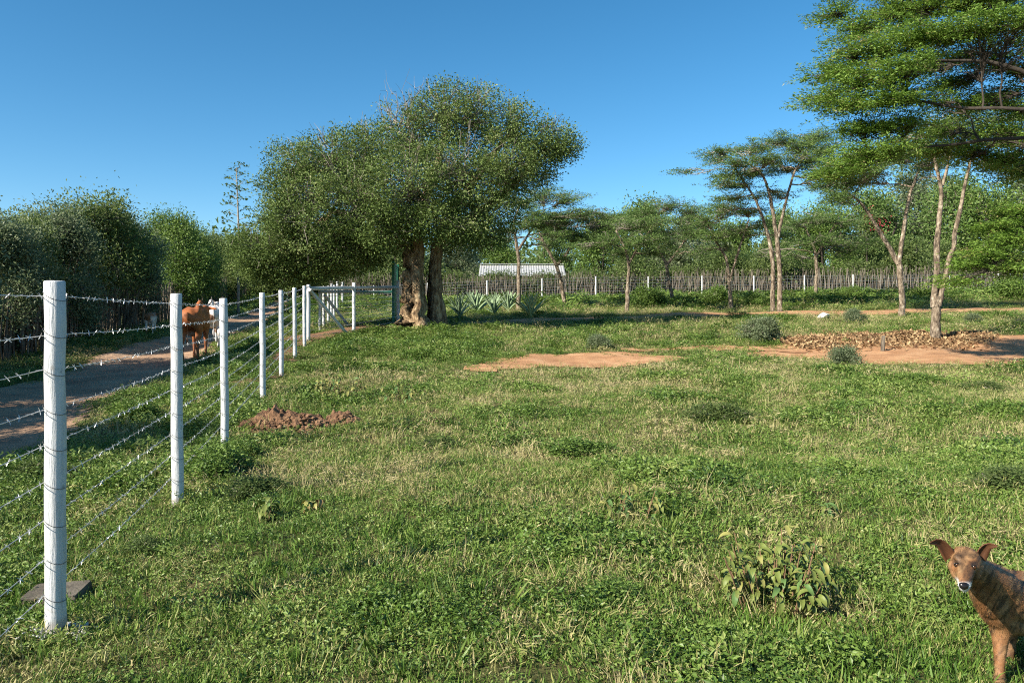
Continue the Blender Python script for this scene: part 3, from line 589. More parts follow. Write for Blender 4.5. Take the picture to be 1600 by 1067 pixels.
# background trees beyond the far fence
BG = 'trees beyond the far stick fence'
t1 = shrub('background_tree', 'x', 'tree', 6.5, 3.0, 71, M['leaf_ac'], 24, 34, .2, .09, .34, .3, BG, 6, .9, True); u1 = [False]
t2 = shrub('background_tree', 'x', 'tree', 6.5, 3.0, 72, M['leaf_green'], 24, 34, .2, .09, .34, .22, BG, 6, .9, True); u2 = [False]
t3 = shrub('background_tree', 'x', 'tree', 6.5, 3.0, 73, M['leaf_grey'], 24, 34, .2, .09, .34, .28, BG, 6, .9, True); u3 = [False]
def bg(kind, px, Y, s, lab, rz=0, sz=None):
    s = s*1.12; p, u = [(t1, u1), (t2, u2), (t3, u3)][kind]; place(p, u, (px-CX)/F*Y, Y, rz, s, lab, BG, sz)
bg(1, 455, 60, .95, 'leafy tree filling the gap left of the entrance rails', 1)
bg(0, 540, 66, 1.0, 'green tree directly behind the entrance rails', 2)
bg(1, 610, 60, .85, 'low bright tree behind the green gate', 3)
bg(2, 710, 64, .8, 'grey-green tree seen right of the big trunk', .5)
bg(1, 770, 72, .9, 'green tree behind the left end of the corrugated roof', 2.2)
bg(0, 860, 70, 1.0, 'dark green tree behind the right end of the corrugated roof', 4)
bg(1, 940, 58, .85, 'bright green tree right of the corrugated roof', 5)
bg(0, 1010, 62, 1.05, 'dark tree behind the curved-trunk acacia', 1.5)
bg(2, 1075, 58, .85, 'grey-green tree behind the twin-stemmed acacia', 2.6)
bg(1, 1140, 64, .9, 'green tree left of the tall twin acacia', .2)
bg(0, 1215, 60, .9, 'dark tree behind the tall twin trunks', 3.6)
bg(1, 1290, 58, .95, 'bright green tree behind the thin-trunk acacia', 4.4)
bg(0, 1360, 60, 1.1, 'dark tree behind the red flowers', 5.4)
bg(2, 1430, 66, 1.35, 'tall grey-green tree behind the Y-forked acacia', .9)
bg(0, 1490, 60, 1.2, 'dark tree behind the nearest forked trunk', 2.9)
bg(1, 1550, 58, 1.1, 'bright green tree near the right edge beyond the fence', 3.3)
bg(2, 1610, 62, 1.4, 'tall grey-green tree at the right edge beyond the fence', 1.1)
bg(0, 1700, 60, 1.2, 'dark tree just outside the right edge', 1.9)
# thicket behind the stick fence and the far wood that closes the view
th = shrub('thicket_shrub', 'x', 'shrub', 3.4, 2.3, 74, M['leaf_dark'], 26, 34, .2, .09, .34, .06, None, 8, .9); ut = [False]
for k, X in enumerate(np.arange(-32, 46, 3.1)):
    if -6 < X < 7.5: Yk = 52.6; sz = .54
    else: Yk = 53.0+1.2*math.sin(k*2.3); sz = .8+.25*math.sin(k*1.7)
    place(th, ut, X, Yk, k*1.3, 1.0, 'dense dark thicket shrub directly behind the grey stick fence', 'thicket behind the stick fence', sz)
wr = np.random.default_rng(55); nw = 22000; wx = wr.uniform(-120, 120, nw); wy = 105+wr.normal(size=nw)*6+.001*wx**2*0
wtop = 4.5+4.5*vnoise(wx, wx*0, 9, 3)+2.5*vnoise(wx, wx*0, 3.1, 4); wz = hgt(wx, wy)+wtop*wr.random(nw)**.8
V, Fq = leaf_quads(np.c_[wx, wy, wz], .9, .5, wr, .5, .8)
link('distant_woodland', mesh_np('distant_woodland', V, Fq, False, [M['leaf_dark']], np.clip(.5+wr.normal(size=nw)*.25, 0, 1)), kind='stuff', label='far dark band of woodland closing the view behind everything', cat='woodland')
# bougainvillea
bq = at(1357, 345, 52.5); bb = np.array([bq[0], bq[1], hg(bq[0], bq[1])])
bo = shrub('flowering_climber', 'bush with sprays of red flowers beyond the fence, right of the thin-trunk acacia', 'shrub', 5.6, .9, 81, M['leaf_dark'], 12, 30, .16, .08, .22, .5, None, 3, .8)
bo.location = bb
fr = np.random.default_rng(9)
fp = np.concatenate([np.array([dx, -.9, zz])+fr.normal(size=(17, 3))*np.array([.30, .2, .24]) for dx, zz in ((-.35, 5.35), (.05, 4.95), (.45, 4.75), (-.1, 4.6), (.6, 4.4))])
V, Fq = leaf_quads(fp, .13, .10, fr, .3, .9)
link('flowers', mesh_np('flowers', V, Fq, False, [M['petal']], fr.random(len(fp))), bo, kind='stuff')

# low shrubs along the far fence and in the field
bush = shrub('low_bush', 'x', 'bush', 1.2, .95, 91, M['leaf_green'], 14, 40, .10, .05, .16, .08, None, 6); ub = [False]
gbush = shrub('low_bush', 'x', 'bush', .75, .6, 92, M['leaf_grey'], 12, 45, .06, .03, .10, .06, None, 7); ugb = [False]
def bplace(p, u, px, py, s, rz, lab, group=None, fz=.8): q = onground(px, py); place(p, u, q[0], q[1], rz, s, lab, group, s*fz)
bplace(bush, ub, 1012, 482, 1.0, 0, 'round fresh green bush beside the whitish acacia trunk')
bplace(bush, ub, 1118, 477, .9, 2, 'round green bush left of the twin-stemmed acacia')
bplace(bush, ub, 1178, 478, .6, 1, 'small green bush at the foot of the far fence, left of the tall twin acacia')
bplace(bush, ub, 1330, 468, .7, 3, 'small green bush at the far fence, left of the Y-forked acacia')
bplace(bush, ub, 1585, 468, 1.1, 4, 'green bush by the far fence at the right edge')
bplace(bush, ub, 1270, 470, .6, 5, 'small green bush under the thin-trunk acacia')
bplace(gbush, ugb, 1190, 534, 1.0, 0, 'grey-green bush at the left end of the leaf litter')
bplace(gbush, ugb, 1320, 572, .62, 1, 'small dark weed bush at the near edge of the sandy clearing')
bplace(gbush, ugb, 1335, 505, .75, 2, 'grey-green tuft of weeds behind the leaf litter')
bplace(gbush, ugb, 935, 545, .55, 3, 'pale weed bush beside the bare soil patch, in front of the tree shadow')
bplace(gbush, ugb, 1520, 505, .5, 4, 'small grey weed bush right of the nearest forked trunk')

wc = shrub('weed_clump', 'x', 'weeds', .34, .42, 93, M['leaf_green'], 16, 60, .040, .020, .055, .02, 'weed clumps in the field', 9, .8); uw = [False]
wc2 = shrub('weed_clump', 'x', 'weeds', .30, .40, 94, M['leaf_dark'], 16, 60, .034, .016, .055, .02, 'weed clumps in the field', 9, .8); uw2 = [False]
WG = 'weed clumps in the field'
for k, (px, py, s_, fz, lab) in enumerate([
    (338, 745, 1.15, .9, 'leafy weed clump between the second and third fence posts'), (386, 776, .95, .7, 'low weed clump right of the second fence post'), (372, 712, .8, .8, 'weed clump at the foot of the third fence post'),
    (228, 860, .55, .8, 'dark low weed clump in the foreground grass, nearest the first fence post'), (905, 712, 1.2, .6, 'broad weed clump in the middle of the field'), (1130, 655, 1.5, .55, 'wide green weed clump below the sandy clearing, left part'),
    (1255, 660, 1.3, .5, 'green weed clump beside the wide one, below the sandy clearing'), (1570, 765, 1.1, .7, 'weed clump at the right edge above the dog'), (950, 935, .6, .6, 'dark herb clump in the foreground left of the drooping plant'),
    (690, 700, 1.0, .55, 'weed clump in the grass right of the soil mounds'), (1440, 600, 1.5, .5, 'bright weed clump along the near edge of the sandy clearing'), (1540, 612, 1.4, .5, 'weed clump at the right end of the sandy clearing edge'), (200, 655, 1.2, .8, 'weed clump on the verge where the grass meets the road'), (60, 745, .9, .8, 'weed clump on the road verge at the left edge')]):
    p_, u_ = ((wc, uw), (wc2, uw2))[k % 2]; bplace(p_, u_, px, py, s_*.9, k*1.9, lab, WG, fz*.72)
# ------------------------------------------------------------------ agaves
def agave_leaf(name, L, W, c0, c1):
    n = 7; t = np.linspace(0, 1, n); w = W*np.array([.7, .85, 1, .95, .75, .42, .04])/2; z = .02+L*(.55*t-.18*t*t); x = L*(.88*t)
    V = []; 
    for k in range(n): V += [(x[k], -w[k], z[k]+w[k]*.45), (x[k], 0, z[k]), (x[k], w[k], z[k]+w[k]*.45), (x[k], 0, z[k]-.03*(1-t[k])-.005)]
    Fq = []
    for k in range(n-1):
        a = 4*k
        for i in range(4): j = (i+1) % 4; Fq.append((a+i, a+j, a+4+j, a+4+i))
    m = rough_mat('agave_skin_'+name, [(.3, c0), (.7, c1)], 3, 20, .1, .01, .45)
    return mesh_np('agave_leaf', np.array(V), np.array(Fq), True, [m])
agm = [agave_leaf('green', .9, .11, (.17, .25, .13), (.28, .37, .21)), agave_leaf('pale', .9, .11, (.30, .36, .14), (.46, .48, .22))]
for k, (px, py, s, mi, lab) in enumerate([(718, 503, .85, 0, 'leftmost blue-green agave next to the big tree trunk'), (745, 497, .95, 0, 'blue-green agave second from the big tree trunk'), (738, 488, .8, 0, 'agave standing behind the two nearest the trunk'),
      (772, 500, .8, 0, 'drooping agave in the middle of the clump'), (795, 495, .9, 0, 'agave just left of the yellow-green one'), (829, 503, .95, 1, 'yellow-green spiky agave at the right end of the clump'), (775, 489, .7, 0, 'small agave at the back of the clump'), (1003, 476, .6, 0, 'lone agave by the far fence near the round green bush')]):
    q = onground(px, py-7); s *= 1.45; t = thing('agave_plant', lab, 'agave', q, k*.7, 'agaves right of the big tree'); r = np.random.default_rng(k)
    for i in range(24):
        e = (i/24)**.8; a = i*2.4; link('leaf', agm[mi], t, (0, 0, .03), (0, -R(8+62*e)+r.normal()*.12, a), scale=[s*(1.0-.25*e)*r.uniform(.85, 1.1)]*3)
q = np.array([*at(372, 380, 36)[:2], 0]); q[2] = hg(q[0], q[1])
ast = thing('agave_flower_stalk', 'tall agave flower stalk with side tufts against the sky, left of the big tree', 'plant', q)
top = at(370, 262, 36)[2]-q[2]
link('stem', MB().tube(np.array([[0, 0, -.1], [.05, 0, top*.5], [-.08, 0, top]]), [.07, .05, .02], 7).mesh('stem', M['leaf_plain'] if 'leaf_plain' in M else M['bark_grey']), ast)
ar = np.random.default_rng(4)
for k in range(15):
    z = top*(.60+.40*k/14); s = (-1)**k*(1-.035*k)*ar.uniform(.35, .62); e = np.array([s, ar.normal()*.2, z+.12])
    mb = MB().tube(np.array([[-.03, 0, z-.1], e*[.6, .6, 1]-[0, 0, .08], e]), [.014, .012, .008], 4)
    br = link('side_branch', mb.mesh('side_branch', M['bark_grey']), ast)
    V, Fq = leaf_quads(e+ar.normal(size=(26, 3))*[.17, .12, .05], .18, .08, ar, .8, .5)
    link('flower_tuft', mesh_np('flower_tuft', V, Fq, False, [M['leaf_big']], ar.random(26)*.6), br)

# ------------------------------------------------------------------ soil mound, slab, stump, stone, leaf litter
def mound(name, label, px, py, rx, ry, h, seed):
    q = onground(px, py); r = np.random.default_rng(seed); n = 46
    u, v = np.meshgrid(np.linspace(-1.15, 1.15, n), np.linspace(-1.15, 1.15, n)); x = u*rx; y = v*ry
    rad = np.hypot(u, v)*(1+.35*(vnoise(u*3+seed, v*3, 1, 7)-.5)); prof = np.clip(1-rad**2, -.25, 1)
    z = h*np.clip(prof, -.25, 1)*(.6+.8*vnoise(u*2.3+seed, v*2.3, 1, 9)) + .10*(vnoise(x, y, .10, 4)-.5)*(prof > -.1) + .08*(vnoise(x, y, .045, 8)-.5)
    z = z + hgt(q[0]+x, q[1]+y)-q[2]-.03
    V = np.stack([x, y, z], -1).reshape(-1, 3); i, j = np.meshgrid(np.arange(n-1), np.arange(n-1), indexing='ij')
    Fq = np.stack([i*n+j, i*n+j+1, (i+1)*n+j+1, (i+1)*n+j], -1).reshape(-1, 4)
    t = thing(name, label, 'mound', q)
    link('heap', mesh_np('heap', V, Fq, False, [M['soil']]), t)
    cl = MB()                                               # loose clods
    ico = bmesh.new(); bmesh.ops.create_icosphere(ico, subdivisions=1, radius=1); iv = np.array([w.co[:] for w in ico.verts]); jf = np.array([[w.index for w in f.verts] for f in ico.faces]); ico.free()
    for k in range(320):
        a = r.uniform(0, 6.28); d = r.uniform(.1, 1.1)**.6; X, Yy = rx*d*math.cos(a), ry*d*math.sin(a); s = r.uniform(.008, .04)*(1 if r.random() < .85 else 1.5)
        zz = float(hgt(q[0]+X, q[1]+Yy))-q[2]+h*max(0, 1-d*d)*.75+.01
        cl.add(iv*s*r.uniform(.7, 1.3, (12, 1))*[1.2, 1, .8]+[X, Yy, zz], jf)
    link('clods', cl.mesh('clods', M['soil'], False), t, kind='stuff')
mound('soil_mound', 'long heap of dug reddish soil in the grass beside the fence', 445, 668, .62, .42, .21, 1)
mound('soil_mound', 'small lump of reddish soil at the right end of the long heap', 534, 661, .20, .16, .15, 2)
q = onground(88, 934)
bm = bmesh.new(); bmesh.ops.create_cube(bm, size=1); bmesh.ops.scale(bm, vec=(.27, .20, .07), verts=bm.verts); bmesh.ops.bevel(bm, geom=bm.edges[:], offset=.008, segments=2)
me = bpy.data.meshes.new('concrete_slab'); bm.to_mesh(me); bm.free(); me.materials.append(rough_mat('concrete', [(.3, (.07, .06, .045)), (.7, (.15, .13, .10))], 12, 60, .6, .01))
link('concrete_slab', me, None, (q[0], q[1], q[2]+.008), (R(3), R(-2), .12), None, 'flat grey-brown slab lying in the grass behind the nearest fence post', 'slab')
q0 = PT[1]; r = np.random.default_rng(8); mb = MB()
ico = bmesh.new(); bmesh.ops.create_icosphere(ico, subdivisions=1, radius=1); IV = np.array([w.co[:] for w in ico.verts]); IF = np.array([[w.index for w in f.verts] for f in ico.faces]); ico.free()
for k in range(110):
    a = r.uniform(0, 6.28); d = .05+abs(r.normal())*.03; s = r.uniform(.004, .012); x, y = q0[0]+d*math.cos(a)*1.5+.02, q0[1]+d*math.sin(a)
    mb.add(IV*s*r.uniform(.7, 1.3, (12, 1))*[1.2, 1, .6]+[x, y, hg(x, y)+.012], IF)
link('paint_spattered_gravel', mb.mesh('paint_spattered_gravel', flat_mat('paint_spatter', (.58, .57, .54), .8)), None, kind='stuff', label='white paint-spattered crumbs of soil round the foot of the nearest post', cat='gravel')
q = onground(1379, 549)
st = wobble_post(np.array([0, 0, -.1]), np.array([.02, 0, .38]), .055, .045, 600, 9, 6); link('stump_post', st.mesh('stump_post', M['stick'], True), None, q, (0, 0, 0), None, 'short weathered wooden stump post at the edge of the sandy clearing', 'post')
q = onground(1286, 497); V = IV*[.24, .16, .12]*(1+.25*r.normal(size=(12, 1)))+[0, 0, .07]
me = mesh_np('pale_rock', V, IF, False, [flat_mat('chalky_rock', (.75, .73, .68), .8)]); link('pale_rock', me, None, q, label='white rock lying beside the footpath', cat='rock')
lp = gp((1250, 541), (1310, 536), (1380, 532), (1450, 532), (1500, 530), (1540, 524)); r = np.random.default_rng(12)
pts = np.array(lp); n = 15000; s = r.random(n)*(len(pts)-1); i = s.astype(int); f = s-i
c = pts[i]*(1-f)[:, None]+pts[i+1]*f[:, None]; w = np.interp(s, [0, 1, 2, 3, 4, 5], [.5, .9, 1.1, .9, .5, .3])
P = c+r.normal(size=(n, 2))*np.c_[w*.45, w*.75]; hum = .16*np.exp(-((P[:, 1]-c[:, 1]-.4)/.7)**2)*vnoise(P[:, 0], P[:, 1], .6, 11)
V, Fq = leaf_quads(np.c_[P, hgt(P[:, 0], P[:, 1])+hum+r.uniform(.01, .05, n)], .10, .06, r, .7, .4)
link('leaf_litter', mesh_np('leaf_litter', V, Fq, False, [M['litter']], r.random(n)), kind='stuff', label='scattered dry brown leaves heaped on the sandy clearing', cat='leaf litter')

# ------------------------------------------------------------------ drooping-leaf plants in the foreground
def droop_leaf(L, W):
    n = 6; t = np.linspace(0, 1, n); w = W*np.sin(np.pi*np.clip(t*.93+.05, 0, 1))**.8/2; a = np.cumsum(np.full(n, L/(n-1))); ang = np.linspace(.5, -1.35, n)
    x = np.cumsum(np.cos(ang))*L/n; z = np.cumsum(np.sin(ang))*L/n
    V = []
    for k in range(n): V += [(x[k], -w[k], z[k]+w[k]*.5), (x[k], 0, z[k]), (x[k], w[k], z[k]+w[k]*.5)]
    Fq = []
    for k in range(n-1):
        b = 3*k; Fq += [(b, b+1, b+4, b+3), (b+1, b+2, b+5, b+4)]
    return np.array(V), np.array(Fq)
lm = []
for k, c in enumerate([((.09, .125, .025), (.17, .20, .05)), ((.16, .17, .04), (.27, .25, .08)), ((.06, .12, .035), (.11, .18, .05)), ((.2, .13, .05), (.3, .2, .08))]):
    m = rough_mat('drooping_leaf_%d' % k, [(.3, c[0]), (.7, c[1])], 20, 60, .3, .004, .5); V, Fq = droop_leaf(.10, .027); lm.append(mesh_np('drooping_leaf', V, Fq, True, [m]))
stemmat = flat_mat('reddish_stem', (.22, .13, .07), .7)
def leafy_plant(name, label, px, py, n_st, H, spread, seed, mats=(0, 0, 0, 1, 0, 2, 0), ls=1.0, per=9):
    q = onground(px, py); t = thing(name, label, 'plant', q); r = np.random.default_rng(seed); mb = MB()
    for s in range(n_st):
        a = r.uniform(0, 6.28); d = spread*math.sqrt(r.random()); x, y = d*math.cos(a), d*math.sin(a)*.8; h = H*r.uniform(.45, 1.0)*(1-.35*d/spread); z0 = hg(q[0]+x*.6, q[1]+y*.6)-q[2]
        P = np.array([[x*.6, y*.6, z0-.03], [x*.8, y*.8, z0+h*.5], [x, y, z0+h]]); mb.tube(P, [.004, .0035, .002], 5, False)
        for k in range(per):
            u = .3+.7*k/(per-1); p = P[0]*(1-u)+P[2]*u; link('leaf', lm[mats[r.integers(len(mats))]], t, p, (r.normal()*.25, r.normal()*.3, k*2.2+r.normal()*.3), scale=[ls*r.uniform(.65, 1.15)]*3)
    link('stem', mb.mesh('stem', stemmat), t)
leafy_plant('leafy_plant', 'large olive plant with drooping pointed leaves left of the dog', 1210, 945, 40, .46, .33, 1, ls=1.05)
leafy_plant('leafy_plant', 'small broad-leaved plant in front of the second fence post', 420, 812, 3, .16, .08, 2, (2, 0, 0), 1.2)
leafy_plant('leafy_plant', 'dry yellowish plant right of the small broad-leaved one', 492, 800, 3, .12, .06, 3, (1, 3, 1), 1.0)
leafy_plant('leafy_plant', 'mid-field plant of pointed green leaves above the centre of the lawn', 985, 815, 8, .30, .25, 4, (2, 0, 2, 1), 1.1)
leafy_plant('leafy_plant', 'fresh green low plant between the mid-field plant and the dog', 1285, 805, 4, .10, .08, 5, (2, 2, 0), 1.1)
leafy_plant('leafy_plant', 'yellow-green weedy plant growing right of the fourth fence post', 530, 622, 14, .50, .45, 6, (0, 1, 1, 2), 1.5)
leafy_plant('leafy_plant', 'yellow-green weeds right of the soil mounds', 630, 628, 8, .40, .4, 7, (0, 1, 2), 1.4)

# ------------------------------------------------------------------ animals
_icoc = {}
def ico_np(sub):
    if sub not in _icoc:
        b = bmesh.new(); bmesh.ops.create_icosphere(b, subdivisions=sub, radius=1); b.verts.ensure_lookup_table()
        _icoc[sub] = (np.array([w.co[:] for w in b.verts]), np.array([[w.index for w in f.verts] for f in b.faces])); b.free()
    return _icoc[sub]
def body_mesh(chains, voxel, smooth=8, fac=.5):
    """one continuous skin: chains of overlapping ellipsoids, voxel-remeshed"""
    mb = MB(); iv, jf = ico_np(2)
    for ch in chains:
        ch = [np.array(list(c[:3]) + (list(c[3:6]) if len(c) >= 6 else [c[3]]*3), float) for c in ch]
        for a, b in zip(ch[:-1], ch[1:]):
            n = max(2, int(np.linalg.norm(b[:3]-a[:3])/(min(a[3:].min(), b[3:].min())*.3))+1)
            for t in np.linspace(0, 1, n): c = a*(1-t)+b*t; mb.add(iv*c[3:]+c[:3], jf)
        if len(ch) == 1: mb.add(iv*ch[0][3:]+ch[0][:3], jf)
    me = mb.mesh('tmp', M['white']); o = bpy.data.objects.new('tmp', me); COL.objects.link(o)
    m = o.modifiers.new('r', 'REMESH'); m.mode = 'VOXEL'; m.voxel_size = voxel
    s = o.modifiers.new('s', 'SMOOTH'); s.factor = fac; s.iterations = smooth
    dg = bpy.context.evaluated_depsgraph_get(); out = bpy.data.meshes.new_from_object(o.evaluated_get(dg)); bpy.data.objects.remove(o); bpy.data.meshes.remove(me)
    out.materials.clear(); out.polygons.foreach_set('use_smooth', np.ones(len(out.polygons), bool))
    return out
def verts_of(me): v = np.zeros(len(me.vertices)*3, np.float32); me.vertices.foreach_get('co', v); return v.reshape(-1, 3).astype(float)
def paint(me, col):
    a = me.attributes.new('coat', 'FLOAT_COLOR', 'POINT'); a.data.foreach_set('color', np.c_[col, np.ones(len(col))].astype(np.float32).ravel())
def coat_mat(name, rough=.6):
    m, nt, p, N, L = newmat(name); a = N.new('ShaderNodeAttribute'); a.attribute_name = 'coat'
    n = noise(N, L, 60, 4); r = ramp(N, [(.3, (.75, .75, .75)), (.7, (1.1, 1.1, 1.1))]); L.new(n.outputs[0], r.inputs[0])
    mu = N.new('ShaderNodeMix'); mu.data_type = 'RGBA'; mu.blend_type = 'MULTIPLY'; mu.inputs[0].default_value = 1
    L.new(a.outputs['Color'], mu.inputs[6]); L.new(r.outputs[0], mu.inputs[7]); L.new(mu.outputs[2], p.inputs['Base Color'])
    bump(N, L, p, n.outputs[0], .3, .01); p.inputs['Roughness'].default_value = rough; p.inputs['Specular IOR Level'].default_value = .3
    return m
M['coat'] = coat_mat('short_coat'); M['fur'] = coat_mat('fur_strand', .5)
M['nose'] = flat_mat('wet_black_nose', (.012, .011, .011), .25); M['eye'] = flat_mat('brown_eye', (.05, .022, .008), .08); M['horn'] = flat_mat('dark_horn', (.10, .085, .07), .5)

# --- dog
def build_dog():
    Y0 = 3.16; paw = at(1563, 1040, Y0); gz = hg(paw[0], Y0); dz = gz-paw[2]
    o = np.array([paw[0], paw[1], gz])
    def d(px, py, Y, *r): return tuple(at(px, py, Y)+[0, 0, dz]-o)+tuple(r)
    hd = [ # skull, brow, cheeks, muzzle
      [d(1509, 845, 2.99, .055, .062, .048), d(1509, 856, 2.96, .049, .055, .050)],
      [d(1492, 856, 2.965, .026), d(1497, 868, 2.94, .026)], [d(1527, 858, 2.965, .026), d(1521, 869, 2.94, .026)],
      [d(1508, 860, 2.925, .036, .04, .036), d(1507, 874, 2.875, .026, .03, .027), d(1506, 884, 2.845, .021, .022, .021)],
      [d(1508, 880, 2.90, .022, .03, .014), d(1506, 891, 2.855, .017, .02, .011)],
      [d(1496, 842, 2.945, .018, .018, .012)], [d(1521, 843, 2.945, .018, .018, .012)]]
    neck = [[d(1514, 858, 3.02, .056), d(1535, 875, 3.10, .068, .075, .075), d(1560, 893, 3.18, .080, .09, .095)], [d(1528, 886, 3.07, .045), d(1548, 915, 3.14, .065)]]
    trunk = [[d(1562, 905, 3.20, .082, .10, .105), d(1600, 912, 3.27, .085, .10, .115), d(1660, 915, 3.36, .09, .10, .115), d(1720, 908, 3.46, .085, .09, .085), d(1775, 900, 3.54, .085, .09, .09)],
             [d(1552, 925, 3.17, .058, .07, .07), d(1572, 945, 3.2, .055, .06, .055), d(1640, 950, 3.32, .055, .06, .05)],
             [d(1548, 878, 3.2, .045, .05, .04), d(1640, 884, 3.34, .04, .05, .04), d(1780, 880, 3.54, .045, .05, .04)]]
    legs = []
    for px, Y, k in ((1560, 3.16, 0), (1573, 3.37, 0)):
        legs.append([d(px-2, 920, Y+.02, .05, .062, .062), d(px+3, 955, Y+.03, .039, .048, .048), d(px+3, 978, Y+.02, .029, .032, .034), d(px+2, 1008, Y-.0, .0205, .022, .03), d(px+2, 1028, Y-.01, .019, .02, .02), d(px+2, 1034, Y-.02, .023, .028, .016), d(px+2, 1036, Y-.05, .024, .024, .013)])
        for t in (-.013, .0, .013): legs.append([tuple(np.array(d(px+2, 1036, Y-.055))+[t, 0, 0])+(.009, .018, .010), tuple(np.array(d(px+2, 1037, Y-.075))+[t, 0, 0])+(.008, .011, .008)])
    for px, Y in ((1782, 3.46), (1790, 3.68)):
        legs.append([d(px, 905, Y, .055, .07, .08), d(px-14, 945, Y, .045, .05, .05), d(px-10, 965, Y, .03), d(px+22, 995, Y+.05, .019, .022, .022), d(px+14, 1030, Y+.02, .016), d(px+8, 1036, Y-.02, .022, .03, .014)])
    tail = [[d(1800, 890, 3.58, .028), d(1840, 920, 3.65, .02), d(1850, 965, 3.66, .012)]]
    me = body_mesh(hd+neck+trunk+legs+tail, .0075, 5)
    v = verts_of(me); w = v+o-[0, 0, dz]; px = CX+w[:, 0]/w[:, 1]*F; py = HZ-(w[:, 2]-CAMZ)/w[:, 1]*F
    n1 = vnoise(px, py*.55, 9, 1); n2 = vnoise(px*1.0+py*.55, py*.16-px*.1, 3.2, 2); n3 = vnoise(px, py, 2.5, 3)
    base = np.array([.225, .105, .042]); dark = np.array([.032, .022, .015]); tan = np.array([.31, .19, .09]); white = np.array([.78, .76, .72])
    body = sstep(1525, 1550, px)*sstep(1000, 940, py)
    k = sstep(.48, .62, .6*n2+.4*n1)*(.6+.3*body); col = base*(1-k[:, None])+dark*k[:, None]
    tn = sstep(.45, .7, n1)*.65*(1-k) + .5*sstep(930, 960, py)*sstep(.3, .6, n3)*body; tn = np.clip(tn, 0, 1); col = col*(1-tn[:, None])+tan*tn[:, None]
    dn = sstep(.95, .35, np.hypot((px-1536)/26, (py-887)/22))*(w[:, 1] > 3.0); col = col*(1-.45*dn[:, None])+dark*.45*dn[:, None]      # shadow of the head on the neck, painted into the coat
    head = (w[:, 1] < 3.04)*(px < 1545)*(py < 905)
    def spot(cx, cy, rx, ry, c, s, cond=head):
        nonlocal col
        m = sstep(1.1, .5, np.hypot((px-cx)/rx, (py-cy)/ry))*cond*s; col = col*(1-m[:, None])+np.array(c)*m[:, None]
    spot(1496, 851, 7, 6, dark, .8); spot(1522, 853, 8, 7, dark, .85); spot(1497, 840, 8, 5, dark, .5); spot(1520, 840, 9, 5, dark, .6); spot(1509, 868, 6, 17, dark, .55); spot(1509, 836, 15, 5, dark, .45); spot(1503, 858, 3, 12, dark, .5); spot(1514, 860, 3, 12, dark, .55); spot(1500, 866, 5, 12, tan, .4)  # last tan spot paints the sunlit side of the face into the coat
    spot(1520, 870, 8, 14, dark, .6)
    wm = sstep(878, 884, py+.35*np.abs(px-1507)*0)*head*(w[:, 1] < 2.91); col = col*(1-wm[:, None])+white*wm[:, None]
    spot(1495, 879, 4, 6, white, .8)
    wp = sstep(1030, 1036, py)*.5*(py > 1000); col = col*(1-wp[:, None])+tan*wp[:, None]
    paint(me, col); me.materials.append(M['coat'])
    t = thing('dog', 'brindle brown dog with folded ears and white muzzle, looking at the camera', 'dog', o)
    link('body', me, t)
    iv, jf = ico_np(2)
    nb = np.array(d(1506, 886.5, 2.828)); nv = iv*[.0165, .012, .0115]; nv[:, 2] += .004*(nv[:, 2] > 0); nv[:, 0] *= 1+.25*(nv[:, 2] > 0)
    link('nose', mesh_np('nose', nv+nb, jf, True, [M['nose']]), t)
    def surf(ex, ey):
        k = np.hypot(px-ex, py-ey) < 2.2; return w[k, 1].min()
    for ex, ey in ((1495, 853.5), (1522, 857)):
        ed = surf(ex, ey)
        e = link('eye', mesh_np('eye', iv*.0095+np.array(d(ex, ey, ed+.0055)), jf, True, [M['eye']]), t)
        rim = MB(); a = np.linspace(0, 2*math.pi, 13); c = np.array(d(ex, ey, ed-.001)); rim.tube(np.c_[c[0]+.0105*np.cos(a), c[1]+.003*np.cos(a)**2, c[2]+.0062*np.sin(a)], .0022, 5, False)
        link('eyelid', rim.mesh('eyelid', M['nose'], True), e)
    def ear(pts, wid, seed):
        P = np.array([d(*p) for p in pts]); n = 9; tt = np.linspace(0, 1, len(P)); q = np.linspace(0, 1, n); Q = np.stack([np.interp(q, tt, P[:, k]) for k in range(3)], 1)
        Q[1:-1] = (Q[:-2]+2*Q[1:-1]+Q[2:])/4; ww = np.interp(q, [0, .2, .5, .8, 1], [wid*.9, wid, wid*.8, wid*.45, .002])
        V = []; C = []
        for k in range(n):
            tg = unit(Q[min(k+1, n-1)]-Q[max(k-1, 0)]); sd = unit(np.cross(tg, [0, 1, 0])); fwd = np.array([0, -1.0, 0])
            for j, s in enumerate((-1, -.5, 0, .5, 1)): V.append(Q[k]+sd*ww[k]*s-fwd*ww[k]*.55*(1-s*s)); C.append(np.array([.14, .058, .025])*(1-.35*(abs(s) < .6)))
            for j, s in enumerate((1, .5, 0, -.5, -1)): V.append(Q[k]+sd*ww[k]*s-fwd*(ww[k]*.55*(1-s*s)+.005)); C.append(np.array([.12, .048, .02]))
        Fq = [(k*10+i, k*10+(i+1) % 10, (k+1)*10+(i+1) % 10, (k+1)*10+i) for k in range(n-1) for i in range(10)]
        m2 = mesh_np('ear', np.array(V), np.array(Fq), True, [M['coat']], vcol=np.array(C)); link('ear', m2, t)
    ear([(1486, 846, 2.99), (1478, 830, 2.985), (1467, 818, 2.975), (1453, 821, 2.955)], .025, 1)
    ear([(1532, 847, 2.99), (1537, 834, 2.985), (1545, 824, 2.975), (1559, 825, 2.955)], .024, 2)
    # short fur
    pol = me.polygons; nf = len(pol); cen = np.zeros(nf*3, np.float32); nor = np.zeros(nf*3, np.float32); pol.foreach_get('center', cen); pol.foreach_get('normal', nor); cen = cen.reshape(-1, 3); nor = nor.reshape(-1, 3)
